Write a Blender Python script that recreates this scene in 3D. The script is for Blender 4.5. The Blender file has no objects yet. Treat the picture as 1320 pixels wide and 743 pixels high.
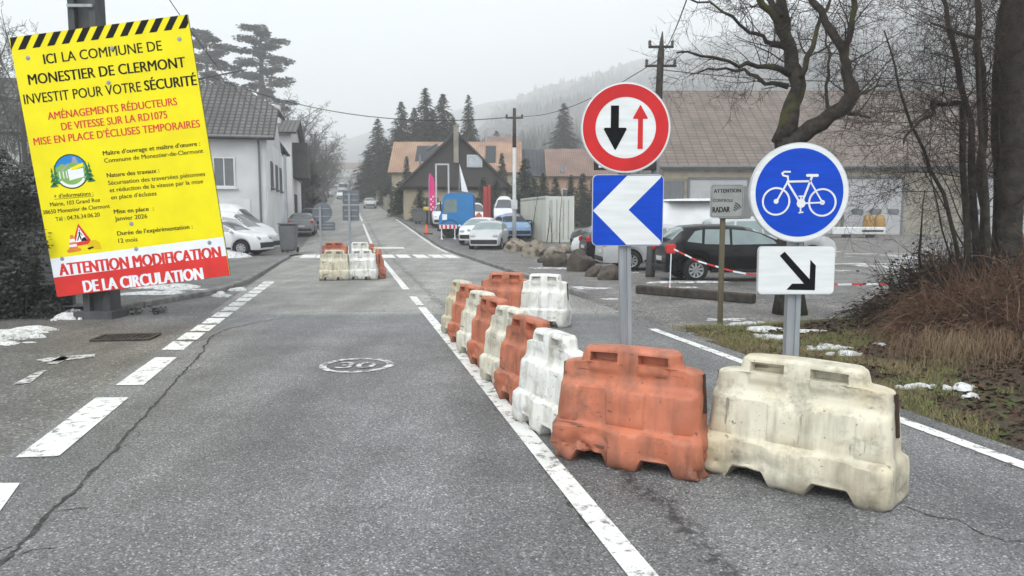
import bpy, math, random
from math import sin, cos, pi, radians, sqrt, atan, atan2
from mathutils import Vector, Matrix, noise as mnoise
random.seed(7)
# ------------------------------------------------------------------ camera, world, sun
F, CX, CY, CH, HOR = 953.0, 660.0, 371.5, 1.65, 280.0
PITCH = atan((CY-HOR)/F)
scene = bpy.context.scene
cam_d = bpy.data.cameras.new('camera'); cam = bpy.data.objects.new('camera', cam_d)
scene.collection.objects.link(cam); scene.camera = cam
cam_d.sensor_width = 36.0; cam_d.lens = F/1320*36
cam_d.clip_start = 0.05; cam_d.clip_end = 6000
cam.location = (0, 0, CH); cam.rotation_euler = (pi/2-PITCH, 0, 0)
cam_d.dof.use_dof = True; cam_d.dof.focus_distance = 6.5; cam_d.dof.aperture_fstop = 4.0

SUN_EL, SUN_AZ = radians(48), radians(200)
w = bpy.data.worlds.new('World'); scene.world = w; w.use_nodes = True
wn, wl = w.node_tree.nodes, w.node_tree.links
bg = wn['Background']; bg.inputs['Strength'].default_value = 0.13
sky = wn.new('ShaderNodeTexSky'); sky.sky_type = 'NISHITA'; sky.sun_disc = False
sky.sun_elevation = SUN_EL; sky.sun_rotation = SUN_AZ
sky.air_density = 1.0; sky.dust_density = 4.0
hs = wn.new('ShaderNodeHueSaturation'); hs.inputs['Saturation'].default_value = 0.12
wl.new(sky.outputs['Color'], hs.inputs['Color'])
# the overcast layer: an even pale cloud cover with soft broad mottling
tc = wn.new('ShaderNodeTexCoord'); nz = wn.new('ShaderNodeTexNoise'); nz.inputs['Scale'].default_value = 2.2
nz.inputs['Detail'].default_value = 4; mp = wn.new('ShaderNodeMapping'); mp.inputs['Scale'].default_value = (1, 1, 3)
wl.new(tc.outputs['Generated'], mp.inputs['Vector']); wl.new(mp.outputs['Vector'], nz.inputs['Vector'])
cr = wn.new('ShaderNodeValToRGB'); cr.color_ramp.elements[0].position = 0.3; cr.color_ramp.elements[1].position = 0.75
cr.color_ramp.elements[0].color = (6.3, 6.9, 7.4, 1); cr.color_ramp.elements[1].color = (7.4, 7.9, 8.25, 1)
wl.new(nz.outputs['Fac'], cr.inputs['Fac'])
mx = wn.new('ShaderNodeMixRGB'); mx.inputs['Fac'].default_value = 0.85
wl.new(hs.outputs['Color'], mx.inputs['Color1']); wl.new(cr.outputs['Color'], mx.inputs['Color2'])
wl.new(mx.outputs['Color'], bg.inputs['Color'])
sd = bpy.data.lights.new('sun', 'SUN'); sd.energy = 1.5; sd.angle = radians(35); sd.color = (1, .97, .93)
so = bpy.data.objects.new('sun', sd); scene.collection.objects.link(so)
so.rotation_euler = (pi/2-SUN_EL, 0, pi-SUN_AZ)
scene.view_settings.view_transform = 'Standard'; scene.view_settings.look = 'None'
scene.view_settings.exposure = 0.72; scene.view_settings.gamma = 1
try:
    scene.cycles.volume_bounces = 6; scene.cycles.max_bounces = 10; scene.cycles.diffuse_bounces = 3
    scene.cycles.use_denoising = True
except Exception: pass

# ------------------------------------------------------------------ measuring helpers
def ray(px, py):
    u = (px-CX)/F; v = (CY-py)/F
    return (u, cos(PITCH)+v*sin(PITCH), -sin(PITCH)+v*cos(PITCH))
def at(px, py, Y):
    d = ray(px, py); s = Y/d[1]; return Vector((d[0]*s, Y, CH+d[2]*s))
def G(px, py, z=0.0):
    d = ray(px, py); s = (z-CH)/d[2]; return Vector((d[0]*s, d[1]*s, z))
def smooth(t): t = max(0., min(1., t)); return t*t*(3-2*t)
def interp(x, pts):
    if x <= pts[0][0]: return pts[0][1]
    for (a, b), (c, d) in zip(pts, pts[1:]):
        if x <= c: return b+(d-b)*(x-a)/(c-a)
    return pts[-1][1]
PROF = [(-50, 0), (33, 0), (38, .05), (47, .42), (60, 1.0), (80, 1.85), (103, 2.85), (135, 4.7), (170, 7), (230, 11.5), (300, 17), (420, 25), (3000, 60)]
def gz(x, y):
    k = 1-0.85*smooth((x+0)/12)*(1-smooth((y-75)/45))
    return interp(y, PROF)*k
RS = -0.2217
def rc(y): return 1.324+RS*y            # x of the road's centre line at depth y
RA = atan2(1, RS)                       # road direction angle
def road(y, off): return Vector((rc(y)+off, y, gz(rc(y)+off, y)))

# ------------------------------------------------------------------ mesh + object helpers
COL = scene.collection
class MB:
    def __init__(s): s.v = []; s.f = []; s.m = []
    def add(s, vs, fs, mi=0):
        o = len(s.v); s.v += [tuple(v) for v in vs]; s.f += [tuple(i+o for i in f) for f in fs]; s.m += [mi]*len(fs)
    def box(s, c, d, mi=0, rz=0.0, rx=0.0, taper=1.0):
        hx, hy, hz = d[0]/2, d[1]/2, d[2]/2
        R = Matrix.Rotation(rz, 3, 'Z') @ Matrix.Rotation(rx, 3, 'X'); c = Vector(c)
        vs = []
        for z, t in ((-hz, 1), (hz, taper)):
            for x, y in ((-hx, -hy), (hx, -hy), (hx, hy), (-hx, hy)): vs.append(c+R @ Vector((x*t, y*t, z)))
        s.add(vs, [(3, 2, 1, 0), (4, 5, 6, 7), (0, 1, 5, 4), (1, 2, 6, 5), (2, 3, 7, 6), (3, 0, 4, 7)], mi)
    def rbox(s, c, d, b=0.02, mi=0, rz=0.0):      # chamfered box
        hx, hy, hz = d[0]/2, d[1]/2, d[2]/2; b = min(b, hx*.9, hy*.9, hz*.9); c = Vector(c); R = Matrix.Rotation(rz, 3, 'Z')
        rings = [(-hz, b), (-hz+b, 0), (hz-b, 0), (hz, b)]; vs = []
        for z, i in rings:
            x, y = hx-i, hy-i; e = b
            for p in ((-x+e, -y), (x-e, -y), (x, -y+e), (x, y-e), (x-e, y), (-x+e, y), (-x, y-e), (-x, -y+e)):
                vs.append(c+R @ Vector((p[0], p[1], z)))
        fs = [tuple(range(7, -1, -1)), tuple(range(24, 32))]
        for r in range(3):
            for k in range(8): fs.append((r*8+k, r*8+(k+1) % 8, (r+1)*8+(k+1) % 8, (r+1)*8+k))
        s.add(vs, fs, mi)
    def tube(s, pts, rad, n=6, mi=0, cap=True):
        pts = [Vector(p) for p in pts]
        if not isinstance(rad, (list, tuple)): rad = [rad]*len(pts)
        vs = []; up = None
        for i, p in enumerate(pts):
            t = (pts[min(i+1, len(pts)-1)]-pts[max(i-1, 0)])
            if t.length < 1e-9: t = Vector((0, 0, 1))
            t.normalize()
            if up is None: up = Vector((1, 0, 0)) if abs(t.x) < .8 else Vector((0, 1, 0))
            a = up-t*up.dot(t)
            if a.length < 1e-4: a = t.orthogonal()
            a.normalize(); up = a; b = t.cross(a)
            for k in range(n):
                q = 2*pi*k/n; vs.append(p+(a*cos(q)+b*sin(q))*rad[i])
        fs = []
        for i in range(len(pts)-1):
            for k in range(n): fs.append((i*n+k, i*n+(k+1) % n, (i+1)*n+(k+1) % n, (i+1)*n+k))
        if cap and n > 2:
            fs.append(tuple(range(n-1, -1, -1))); fs.append(tuple(range((len(pts)-1)*n, len(pts)*n)))
        s.add(vs, fs, mi)
    def prism(s, poly, y0, y1, mi=0, M=None):     # polygon in x,z extruded along y (y0 front, y1 back)
        n = len(poly); vs = [Vector((x, y0, z)) for x, z in poly]+[Vector((x, y1, z)) for x, z in poly]
        if M: vs = [M @ v for v in vs]
        fs = [tuple(range(n)), tuple(range(2*n-1, n-1, -1))]+[(k, k+n, (k+1) % n+n, (k+1) % n) for k in range(n)]
        s.add(vs, fs, mi)
    def lathe(s, prof, c, axis='y', n=24, mi=0):   # prof = [(r, h)]
        vs = []; c = Vector(c)
        for r, h in prof:
            for k in range(n):
                a = 2*pi*k/n
                vs.append(c+(Vector((r*cos(a), h, r*sin(a))) if axis == 'y' else Vector((r*cos(a), r*sin(a), h)) if axis == 'z' else Vector((h, r*cos(a), r*sin(a)))))
        fs = []
        for i in range(len(prof)-1):
            for k in range(n): fs.append((i*n+k, i*n+(k+1) % n, (i+1)*n+(k+1) % n, (i+1)*n+k))
        s.add(vs, fs, mi)
    def ball(s, c, r, n=8, mi=0, sc=(1, 1, 1), jit=0):
        vs = []; c = Vector(c)
        for i in range(n//2+1):
            for k in range(n):
                th = pi*i/(n//2); ph = 2*pi*k/n
                d = Vector((sin(th)*cos(ph)*sc[0], sin(th)*sin(ph)*sc[1], cos(th)*sc[2]))*r
                if jit: d *= 1+jit*mnoise.noise(d*3/r+c)
                vs.append(c+d)
        fs = [(i*n+k, (i+1)*n+k, (i+1)*n+(k+1) % n, i*n+(k+1) % n) for i in range(n//2) for k in range(n)]
        s.add(vs, fs, mi)
    def build(s, name, mat, parent=None, smooth_=False, loc=None, rz=None, angle=None):
        me = bpy.data.meshes.new(name); me.from_pydata(s.v, [], s.f); me.validate()
        for m in (mat if isinstance(mat, (list, tuple)) else [mat]): me.materials.append(m)
        if len(me.polygons) == len(s.m): me.polygons.foreach_set('material_index', s.m)
        me.update()
        if smooth_: me.polygons.foreach_set('use_smooth', [True]*len(me.polygons))
        if angle is not None:
            me.polygons.foreach_set('use_smooth', [True]*len(me.polygons)); me.set_sharp_from_angle(angle=radians(angle))
        o = bpy.data.objects.new(name, me); COL.objects.link(o)
        if parent is not None: o.parent = parent
        if loc is not None: o.location = loc
        if rz is not None: o.rotation_euler.z = rz
        return o
def tag(o, label=None, cat=None, group=None, kind=None):
    if label: o['label'] = label
    if cat: o['category'] = cat
    if group: o['group'] = group
    if kind: o['kind'] = kind
    return o
def thing(name, label, cat, loc=(0, 0, 0), rz=0.0, group=None):
    o = bpy.data.objects.new(name, None); COL.objects.link(o); o.empty_display_size = .2
    o.location = loc; o.rotation_euler = (0, 0, rz); return tag(o, label, cat, group)
def dup(root, loc=None, rz=None, label=None, group=None, scale=None):
    def cp(o, par):
        c = o.copy(); COL.objects.link(c); c.parent = par
        for ch in list(o.children): cp(ch, c)
        return c
    r = cp(root, None)
    if loc is not None: r.location = loc
    if rz is not None: r.rotation_euler = (0, 0, rz)
    if scale is not None: r.scale = scale
    if label: r['label'] = label
    if group: r['group'] = group
    return r
def struct(o): o['kind'] = 'structure'; return o

# ------------------------------------------------------------------ materials
MC = {}
def mat(name, c, rough=.7, c2=None, sc=3.0, bump=0.0, bsc=40.0, metal=0.0, spec=.22, det=4, lo=.35, hi=.65, stretch=None, c3=None, sc3=20, lo3=.6, hi3=.7, emit=0):
    if name in MC: return MC[name]
    m = bpy.data.materials.new(name); m.use_nodes = True; n, l = m.node_tree.nodes, m.node_tree.links
    b = n['Principled BSDF']; b.inputs['Base Color'].default_value = (*c, 1); b.inputs['Roughness'].default_value = rough
    b.inputs['Metallic'].default_value = metal; b.inputs['Specular IOR Level'].default_value = spec
    co = n.new('ShaderNodeTexCoord'); v = co.outputs['Object']
    if stretch:
        mp = n.new('ShaderNodeMapping'); mp.inputs['Scale'].default_value = stretch; l.new(v, mp.inputs['Vector']); v = mp.outputs['Vector']
    def ntex(s, d, a, z):
        t = n.new('ShaderNodeTexNoise'); t.inputs['Scale'].default_value = s; t.inputs['Detail'].default_value = d; l.new(v, t.inputs['Vector'])
        r = n.new('ShaderNodeMapRange'); r.inputs['From Min'].default_value = a; r.inputs['From Max'].default_value = z; l.new(t.outputs['Fac'], r.inputs['Value'])
        return r.outputs['Result']
    out = None
    if c2 is None: c2 = tuple(x*.82 for x in c)
    mi = n.new('ShaderNodeMixRGB'); mi.inputs['Color1'].default_value = (*c, 1); mi.inputs['Color2'].default_value = (*c2, 1)
    l.new(ntex(sc, det, lo, hi), mi.inputs['Fac']); out = mi.outputs['Color']
    if c3:
        m3 = n.new('ShaderNodeMixRGB'); m3.inputs['Color2'].default_value = (*c3, 1); l.new(out, m3.inputs['Color1'])
        l.new(ntex(sc3, 5, lo3, hi3), m3.inputs['Fac']); out = m3.outputs['Color']
    l.new(out, b.inputs['Base Color'])
    if bump:
        t = n.new('ShaderNodeTexNoise'); t.inputs['Scale'].default_value = bsc; t.inputs['Detail'].default_value = 3; l.new(v, t.inputs['Vector'])
        bu = n.new('ShaderNodeBump'); bu.inputs['Strength'].default_value = bump; bu.inputs['Distance'].default_value = .02
        l.new(t.outputs['Fac'], bu.inputs['Height']); l.new(bu.outputs['Normal'], b.inputs['Normal'])
    MC[name] = m; return m

def asphalt_mat(name, dark, mid, light, tint2=None, grain=260.0, stain=0.32, linestain=False):
    m = bpy.data.materials.new(name); m.use_nodes = True; n, l = m.node_tree.nodes, m.node_tree.links
    b = n['Principled BSDF']; b.inputs['Roughness'].default_value = .62; b.inputs['Specular IOR Level'].default_value = .3
    co = n.new('ShaderNodeTexCoord').outputs['Object']
    vo = n.new('ShaderNodeTexVoronoi'); vo.inputs['Scale'].default_value = grain*.35; l.new(co, vo.inputs['Vector'])
    sep = n.new('ShaderNodeSeparateColor'); l.new(vo.outputs['Color'], sep.inputs['Color'])
    r1 = n.new('ShaderNodeValToRGB'); e = r1.color_ramp.elements
    e[0].position = .0; e[0].color = (*dark, 1); e[1].position = 1; e[1].color = (*light, 1)
    q = r1.color_ramp.elements.new(.6); q.color = (*mid, 1); q = r1.color_ramp.elements.new(.9); q.color = (*[x*1.25 for x in mid], 1)
    l.new(sep.outputs[0], r1.inputs['Fac'])
    t = n.new('ShaderNodeTexNoise'); t.inputs['Scale'].default_value = .9; t.inputs['Detail'].default_value = 7; t.inputs['Roughness'].default_value = .65; l.new(co, t.inputs['Vector'])
    r2 = n.new('ShaderNodeMapRange'); r2.inputs['From Min'].default_value = .3; r2.inputs['From Max'].default_value = .7
    r2.inputs['To Min'].default_value = 1-stain; r2.inputs['To Max'].default_value = 1+stain*.7; l.new(t.outputs['Fac'], r2.inputs['Value'])
    mu = n.new('ShaderNodeVectorMath'); mu.operation = 'SCALE'; l.new(r1.outputs['Color'], mu.inputs[0]); l.new(r2.outputs['Result'], mu.inputs['Scale'])
    out = mu.outputs['Vector']
    # wheel-path streaks along the road
    mp = n.new('ShaderNodeMapping'); mp.inputs['Rotation'].default_value = (0, 0, radians(90)-RA); mp.inputs['Scale'].default_value = (1, .05, 1)
    l.new(co, mp.inputs['Vector']); t2 = n.new('ShaderNodeTexNoise'); t2.inputs['Scale'].default_value = 1.4; t2.inputs['Detail'].default_value = 3; l.new(mp.outputs['Vector'], t2.inputs['Vector'])
    r3 = n.new('ShaderNodeMapRange'); r3.inputs['From Min'].default_value = .35; r3.inputs['From Max'].default_value = .65; r3.inputs['To Min'].default_value = .78; r3.inputs['To Max'].default_value = 1.13
    l.new(t2.outputs['Fac'], r3.inputs['Value']); mu2 = n.new('ShaderNodeVectorMath'); mu2.operation = 'SCALE'; l.new(out, mu2.inputs[0]); l.new(r3.outputs['Result'], mu2.inputs['Scale']); out = mu2.outputs['Vector']
    if linestain:
        # broken dark edge of the old surfacing just right of the centre line, and pale older surfacing beyond 13 m
        sx = n.new('ShaderNodeSeparateXYZ'); l.new(co, sx.inputs['Vector'])
        a = n.new('ShaderNodeMath'); a.operation = 'MULTIPLY_ADD'; a.inputs[1].default_value = -RS; l.new(sx.outputs['Y'], a.inputs[0]); l.new(sx.outputs['X'], a.inputs[2])
        tt = n.new('ShaderNodeTexNoise'); tt.inputs['Scale'].default_value = 1.6; tt.inputs['Detail'].default_value = 8; tt.inputs['Roughness'].default_value = .75; l.new(co, tt.inputs['Vector'])
        wob = n.new('ShaderNodeMath'); wob.operation = 'MULTIPLY_ADD'; wob.inputs[1].default_value = .5; l.new(tt.outputs['Fac'], wob.inputs[0]); l.new(a.outputs[0], wob.inputs[2])
        d = n.new('ShaderNodeMath'); d.operation = 'SUBTRACT'; d.inputs[1].default_value = 1.324+.42+.25; l.new(wob.outputs[0], d.inputs[0])
        ab = n.new('ShaderNodeMath'); ab.operation = 'ABSOLUTE'; l.new(d.outputs[0], ab.inputs[0])
        rr = n.new('ShaderNodeMapRange'); rr.inputs['From Min'].default_value = .02; rr.inputs['From Max'].default_value = .11; rr.inputs['To Min'].default_value = .8; rr.inputs['To Max'].default_value = 0; l.new(ab.outputs[0], rr.inputs['Value'])
        t4 = n.new('ShaderNodeTexNoise'); t4.inputs['Scale'].default_value = 14; t4.inputs['Detail'].default_value = 5; l.new(co, t4.inputs['Vector'])
        r4 = n.new('ShaderNodeMapRange'); r4.inputs['From Min'].default_value = .42; r4.inputs['From Max'].default_value = .58; l.new(t4.outputs['Fac'], r4.inputs['Value'])
        m4 = n.new('ShaderNodeMath'); m4.operation = 'MULTIPLY'; l.new(rr.outputs[0], m4.inputs[0]); l.new(r4.outputs[0], m4.inputs[1])
        mk = n.new('ShaderNodeMixRGB'); mk.inputs['Color2'].default_value = (.022, .02, .02, 1); l.new(m4.outputs[0], mk.inputs['Fac']); l.new(out, mk.inputs['Color1'])
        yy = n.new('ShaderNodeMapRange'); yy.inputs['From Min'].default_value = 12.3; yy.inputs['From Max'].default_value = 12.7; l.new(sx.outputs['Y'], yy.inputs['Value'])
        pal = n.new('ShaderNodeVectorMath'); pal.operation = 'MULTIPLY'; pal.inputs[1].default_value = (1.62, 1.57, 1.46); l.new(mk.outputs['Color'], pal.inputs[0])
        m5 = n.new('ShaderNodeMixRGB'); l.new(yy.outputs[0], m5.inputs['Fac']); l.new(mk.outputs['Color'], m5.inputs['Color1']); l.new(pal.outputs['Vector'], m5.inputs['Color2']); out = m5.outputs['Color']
    l.new(out, b.inputs['Base Color'])
    bu = n.new('ShaderNodeBump'); bu.inputs['Strength'].default_value = .55; bu.inputs['Distance'].default_value = .004
    l.new(vo.outputs['Distance'], bu.inputs['Height']); l.new(bu.outputs['Normal'], b.inputs['Normal'])
    MC[name] = m; return m

def paint_mat(name, c, under, wear=.5, sc=9):
    m = bpy.data.materials.new(name); m.use_nodes = True; n, l = m.node_tree.nodes, m.node_tree.links
    b = n['Principled BSDF']; b.inputs['Roughness'].default_value = .7
    co = n.new('ShaderNodeTexCoord').outputs['Object']
    t = n.new('ShaderNodeTexNoise'); t.inputs['Scale'].default_value = sc; t.inputs['Detail'].default_value = 9; t.inputs['Roughness'].default_value = .78; l.new(co, t.inputs['Vector'])
    r = n.new('ShaderNodeMapRange'); r.inputs['From Min'].default_value = wear; r.inputs['From Max'].default_value = wear+.07; l.new(t.outputs['Fac'], r.inputs['Value'])
    mi = n.new('ShaderNodeMixRGB'); mi.inputs['Color1'].default_value = (*c, 1); mi.inputs['Color2'].default_value = (*under, 1)
    l.new(r.outputs[0], mi.inputs['Fac'])
    t2 = n.new('ShaderNodeTexNoise'); t2.inputs['Scale'].default_value = 2.5; t2.inputs['Detail'].default_value = 6; l.new(co, t2.inputs['Vector'])
    r2 = n.new('ShaderNodeMapRange'); r2.inputs['From Min'].default_value = .3; r2.inputs['From Max'].default_value = .7; r2.inputs['To Min'].default_value = .82; r2.inputs['To Max'].default_value = 1.05; l.new(t2.outputs['Fac'], r2.inputs['Value'])
    mu = n.new('ShaderNodeVectorMath'); mu.operation = 'SCALE'; l.new(mi.outputs['Color'], mu.inputs[0]); l.new(r2.outputs[0], mu.inputs['Scale'])
    l.new(mu.outputs['Vector'], b.inputs['Base Color']); MC[name] = m; return m

def tile_mat(name, c1, c2, c3, rowh=.35, colw=.28):
    """roof tiles: object x runs along the eaves, z is height"""
    m = bpy.data.materials.new(name); m.use_nodes = True; n, l = m.node_tree.nodes, m.node_tree.links
    b = n['Principled BSDF']; b.inputs['Roughness'].default_value = .85
    co = n.new('ShaderNodeTexCoord').outputs['UV']
    br = n.new('ShaderNodeTexBrick'); br.offset = .0; br.inputs['Scale'].default_value = 1; br.inputs['Mortar Size'].default_value = .06
    br.inputs['Brick Width'].default_value = colw; br.inputs['Row Height'].default_value = rowh; br.inputs['Mortar Smooth'].default_value = .3
    br.inputs['Color1'].default_value = (*c1, 1); br.inputs['Color2'].default_value = (*c2, 1); br.inputs['Mortar'].default_value = (*c3, 1)
    l.new(co, br.inputs['Vector'])
    t = n.new('ShaderNodeTexNoise'); t.inputs['Scale'].default_value = .5; t.inputs['Detail'].default_value = 8; l.new(co, t.inputs['Vector'])
    r2 = n.new('ShaderNodeMapRange'); r2.inputs['From Min'].default_value = .3; r2.inputs['From Max'].default_value = .7; r2.inputs['To Min'].default_value = .72; r2.inputs['To Max'].default_value = 1.15; l.new(t.outputs['Fac'], r2.inputs['Value'])
    mu = n.new('ShaderNodeVectorMath'); mu.operation = 'SCALE'; l.new(br.outputs['Color'], mu.inputs[0]); l.new(r2.outputs[0], mu.inputs['Scale'])
    l.new(mu.outputs['Vector'], b.inputs['Base Color'])
    bu = n.new('ShaderNodeBump'); bu.inputs['Strength'].default_value = .6; bu.inputs['Distance'].default_value = .05; bu.invert = True
    l.new(br.outputs['Fac'], bu.inputs['Height']); l.new(bu.outputs['Normal'], b.inputs['Normal']); MC[name] = m; return m

def barrier_mat(name, c, stainc, grime, rough=.5):
    m = bpy.data.materials.new(name); m.use_nodes = True; n, l = m.node_tree.nodes, m.node_tree.links
    b = n['Principled BSDF']; b.inputs['Roughness'].default_value = rough; b.inputs['Specular IOR Level'].default_value = .4
    tcn = n.new('ShaderNodeTexCoord'); co = tcn.outputs['Object']; oi = n.new('ShaderNodeObjectInfo')
    ad = n.new('ShaderNodeVectorMath'); ad.operation = 'ADD'; l.new(co, ad.inputs[0])
    rs = n.new('ShaderNodeMath'); rs.operation = 'MULTIPLY'; rs.inputs[1].default_value = 40; l.new(oi.outputs['Random'], rs.inputs[0]); l.new(rs.outputs[0], ad.inputs[1])
    v = ad.outputs['Vector']
    def nt(scale, det, a, z, stretch=None, t0=0, t1=1, rg=.6):
        vv = v
        if stretch: mp = n.new('ShaderNodeMapping'); mp.inputs['Scale'].default_value = stretch; l.new(v, mp.inputs['Vector']); vv = mp.outputs['Vector']
        t = n.new('ShaderNodeTexNoise'); t.inputs['Scale'].default_value = scale; t.inputs['Detail'].default_value = det; t.inputs['Roughness'].default_value = rg; l.new(vv, t.inputs['Vector'])
        r = n.new('ShaderNodeMapRange'); r.inputs['From Min'].default_value = a; r.inputs['From Max'].default_value = z; r.inputs['To Min'].default_value = t0; r.inputs['To Max'].default_value = t1
        l.new(t.outputs['Fac'], r.inputs['Value']); return r.outputs[0]
    def mix(a, colr, fac):
        q = n.new('ShaderNodeMixRGB'); l.new(fac, q.inputs['Fac']); q.inputs['Color2'].default_value = (*colr, 1)
        if isinstance(a, tuple): q.inputs['Color1'].default_value = (*a, 1)
        else: l.new(a, q.inputs['Color1'])
        return q.outputs['Color']
    o = mix(c, stainc, nt(2.4, 6, .42, .68, t1=.9))
    o = mix(o, grime, nt(9, 6, .46, .72, (1, 1, .12), t1=.7))        # rain streaks
    o = mix(o, grime, nt(5, 9, .53, .66, t1=.7, rg=.75))            # grime blotches
    o = mix(o, tuple(x*.25 for x in grime), nt(38, 4, .66, .72, t1=.8))   # specks
    o = mix(o, tuple(x*.4 for x in grime), nt(16, 3, .665, .69, (.12, 1, 1), t1=.7))   # scratches
    o = mix(o, tuple(x*.5 for x in grime), nt(14, 3, .67, .70, (1, 1, .06), t1=.6))
    sx = n.new('ShaderNodeSeparateXYZ'); l.new(co, sx.inputs['Vector'])      # road splash: dirt band with a ragged top
    ma = n.new('ShaderNodeMath'); ma.operation = 'MULTIPLY_ADD'; ma.inputs[1].default_value = .35; l.new(nt(6, 6, 0, 1, rg=.7), ma.inputs[0]); l.new(sx.outputs['Z'], ma.inputs[2])
    mr = n.new('ShaderNodeMapRange'); mr.inputs['From Min'].default_value = .16; mr.inputs['From Max'].default_value = .33; mr.inputs['To Min'].default_value = .7; mr.inputs['To Max'].default_value = 0; l.new(ma.outputs[0], mr.inputs['Value'])
    o = mix(o, grime, mr.outputs[0])
    l.new(o, b.inputs['Base Color'])
    t = n.new('ShaderNodeTexNoise'); t.inputs['Scale'].default_value = 22; t.inputs['Detail'].default_value = 6; l.new(co, t.inputs['Vector'])
    bu = n.new('ShaderNodeBump'); bu.inputs['Strength'].default_value = .25; bu.inputs['Distance'].default_value = .01
    l.new(t.outputs['Fac'], bu.inputs['Height']); l.new(bu.outputs['Normal'], b.inputs['Normal'])
    MC[name] = m; return m

def glass_mat(name, c=(.03, .035, .04), rough=.08):
    m = bpy.data.materials.new(name); m.use_nodes = True; b = m.node_tree.nodes['Principled BSDF']
    n, l = m.node_tree.nodes, m.node_tree.links
    b.inputs['Roughness'].default_value = rough; b.inputs['Specular IOR Level'].default_value = .8
    t = n.new('ShaderNodeTexNoise'); t.inputs['Scale'].default_value = 2.5; co = n.new('ShaderNodeTexCoord'); l.new(co.outputs['Object'], t.inputs['Vector'])
    mi = n.new('ShaderNodeMixRGB'); mi.inputs['Color1'].default_value = (*c, 1); mi.inputs['Color2'].default_value = (*[min(1, x*2.2) for x in c], 1); l.new(t.outputs['Fac'], mi.inputs['Fac'])
    l.new(mi.outputs['Color'], b.inputs['Base Color']); MC[name] = m; return m

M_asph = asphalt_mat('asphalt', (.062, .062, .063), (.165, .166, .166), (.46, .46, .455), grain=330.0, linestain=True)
M_asph2 = asphalt_mat('old_asphalt', (.06, .058, .056), (.14, .137, .13), (.36, .35, .33), grain=170, stain=.35)
M_lot = asphalt_mat('wet_gravel_lot', (.06, .056, .052), (.16, .15, .14), (.36, .34, .31), grain=90, stain=.5)
M_line = paint_mat('road_paint', (.72, .72, .69), (.17, .17, .165), wear=.53)
M_worn = paint_mat('worn_paint', (.6, .6, .58), (.14, .14, .135), wear=.47)
M_crack = mat('crack_tar', (.035, .033, .031), .9, c2=(.08, .076, .07), sc=30)
M_kerb = mat('kerb_stone', (.24, .235, .225), .8, c2=(.13, .125, .12), sc=5, bump=.4)
M_snow = mat('snow', (.76, .78, .80), .75, c2=(.5, .49, .46), sc=11, bump=1.0, bsc=60, c3=(.22, .2, .17), sc3=26, lo3=.58, hi3=.66)
M_soil = mat('verge_soil', (.045, .034, .026), .95, c2=(.085, .07, .04), sc=2.2, bump=1.0, bsc=60, c3=(.075, .09, .03), sc3=3.5, lo3=.5, hi3=.62)
M_slush = paint_mat('slush', (.6, .61, .62), (.20, .19, .18), wear=.47, sc=3.5)
M_grass = mat('grass_blades', (.15, .18, .06), .8, c2=(.25, .20, .11), sc=1.6)
M_litter = mat('dead_leaves', (.04, .028, .022), .85, c2=(.09, .055, .035), sc=6)
M_field = mat('field', (.07, .075, .04), .95, c2=(.11, .10, .065), sc=.08)
M_galv = mat('galvanised_steel', (.33, .35, .37), .5, c2=(.25, .27, .285), sc=12, metal=.35, stretch=(1, 1, .15))
M_signback = mat('grey_sign_back', (.15, .17, .19), .5, sc=3, metal=.2)
M_signgrey = mat('sign_rim', (.5, .52, .53), .45, sc=5)
M_white = mat('reflective_white', (.68, .70, .70), .4, c2=(.6, .62, .62), sc=4, stretch=(1, 1, 8))
M_red = mat('reflective_red', (.55, .02, .022), .4, c2=(.45, .018, .02), sc=6)
M_blue = mat('reflective_blue', (.0, .055, .48), .4, c2=(.0, .045, .40), sc=5, stretch=(1, 1, 8))
M_black = mat('black_print', (.008, .008, .009), .6, spec=.08)
M_yellow = mat('sign_yellow', (.80, .70, .0), .5, c2=(.74, .63, .0), sc=2)
M_sred = mat('sign_red', (.66, .035, .03), .5, sc=3)
M_swhite = mat('sign_white', (.78, .8, .84), .5, c2=(.7, .73, .77), sc=3)
M_orange = barrier_mat('orange_plastic', (.50, .165, .09), (.36, .11, .06), (.15, .08, .055))
M_cream = barrier_mat('cream_plastic', (.62, .59, .47), (.48, .40, .25), (.19, .17, .135))
M_offw = barrier_mat('offwhite_plastic', (.66, .645, .56), (.58, .54, .42), (.22, .20, .165))
M_whitep = barrier_mat('white_plastic', (.72, .73, .71), (.68, .68, .62), (.30, .28, .23))
M_groove = mat('dark_groove', (.05, .03, .022), .8)
M_bark = mat('mossy_bark', (.024, .021, .018), .95, c2=(.055, .048, .04), sc=9, bump=1, bsc=35, c3=(.07, .075, .018), sc3=2.3, lo3=.55, hi3=.7)
M_dbark = mat('dark_bark', (.030, .026, .023), .95, c2=(.06, .053, .046), sc=9, bump=1, bsc=35, c3=(.05, .055, .03), sc3=2.3, lo3=.6, hi3=.75)
M_twig = mat('twigs', (.028, .022, .019), .9, c2=(.06, .045, .038), sc=2)
M_bramble = mat('dry_bramble', (.20, .115, .075), .9, c2=(.085, .05, .038), sc=1.5)
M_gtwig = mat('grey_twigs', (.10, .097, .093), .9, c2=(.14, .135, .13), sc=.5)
M_spruce = mat('spruce_needles', (.030, .045, .024), .85, c2=(.055, .07, .038), sc=.6)
M_pine = mat('pine_needles', (.085, .09, .08), .85, c2=(.125, .13, .12), sc=.5)
M_firg = mat('fir_needles', (.04, .058, .034), .85, c2=(.065, .085, .05), sc=.9)
M_ivy = mat('ivy_leaves', (.035, .037, .033), .6, c2=(.07, .073, .068), sc=2.5)
M_brown = mat('spruce_bark', (.06, .048, .038), .9)
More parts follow.
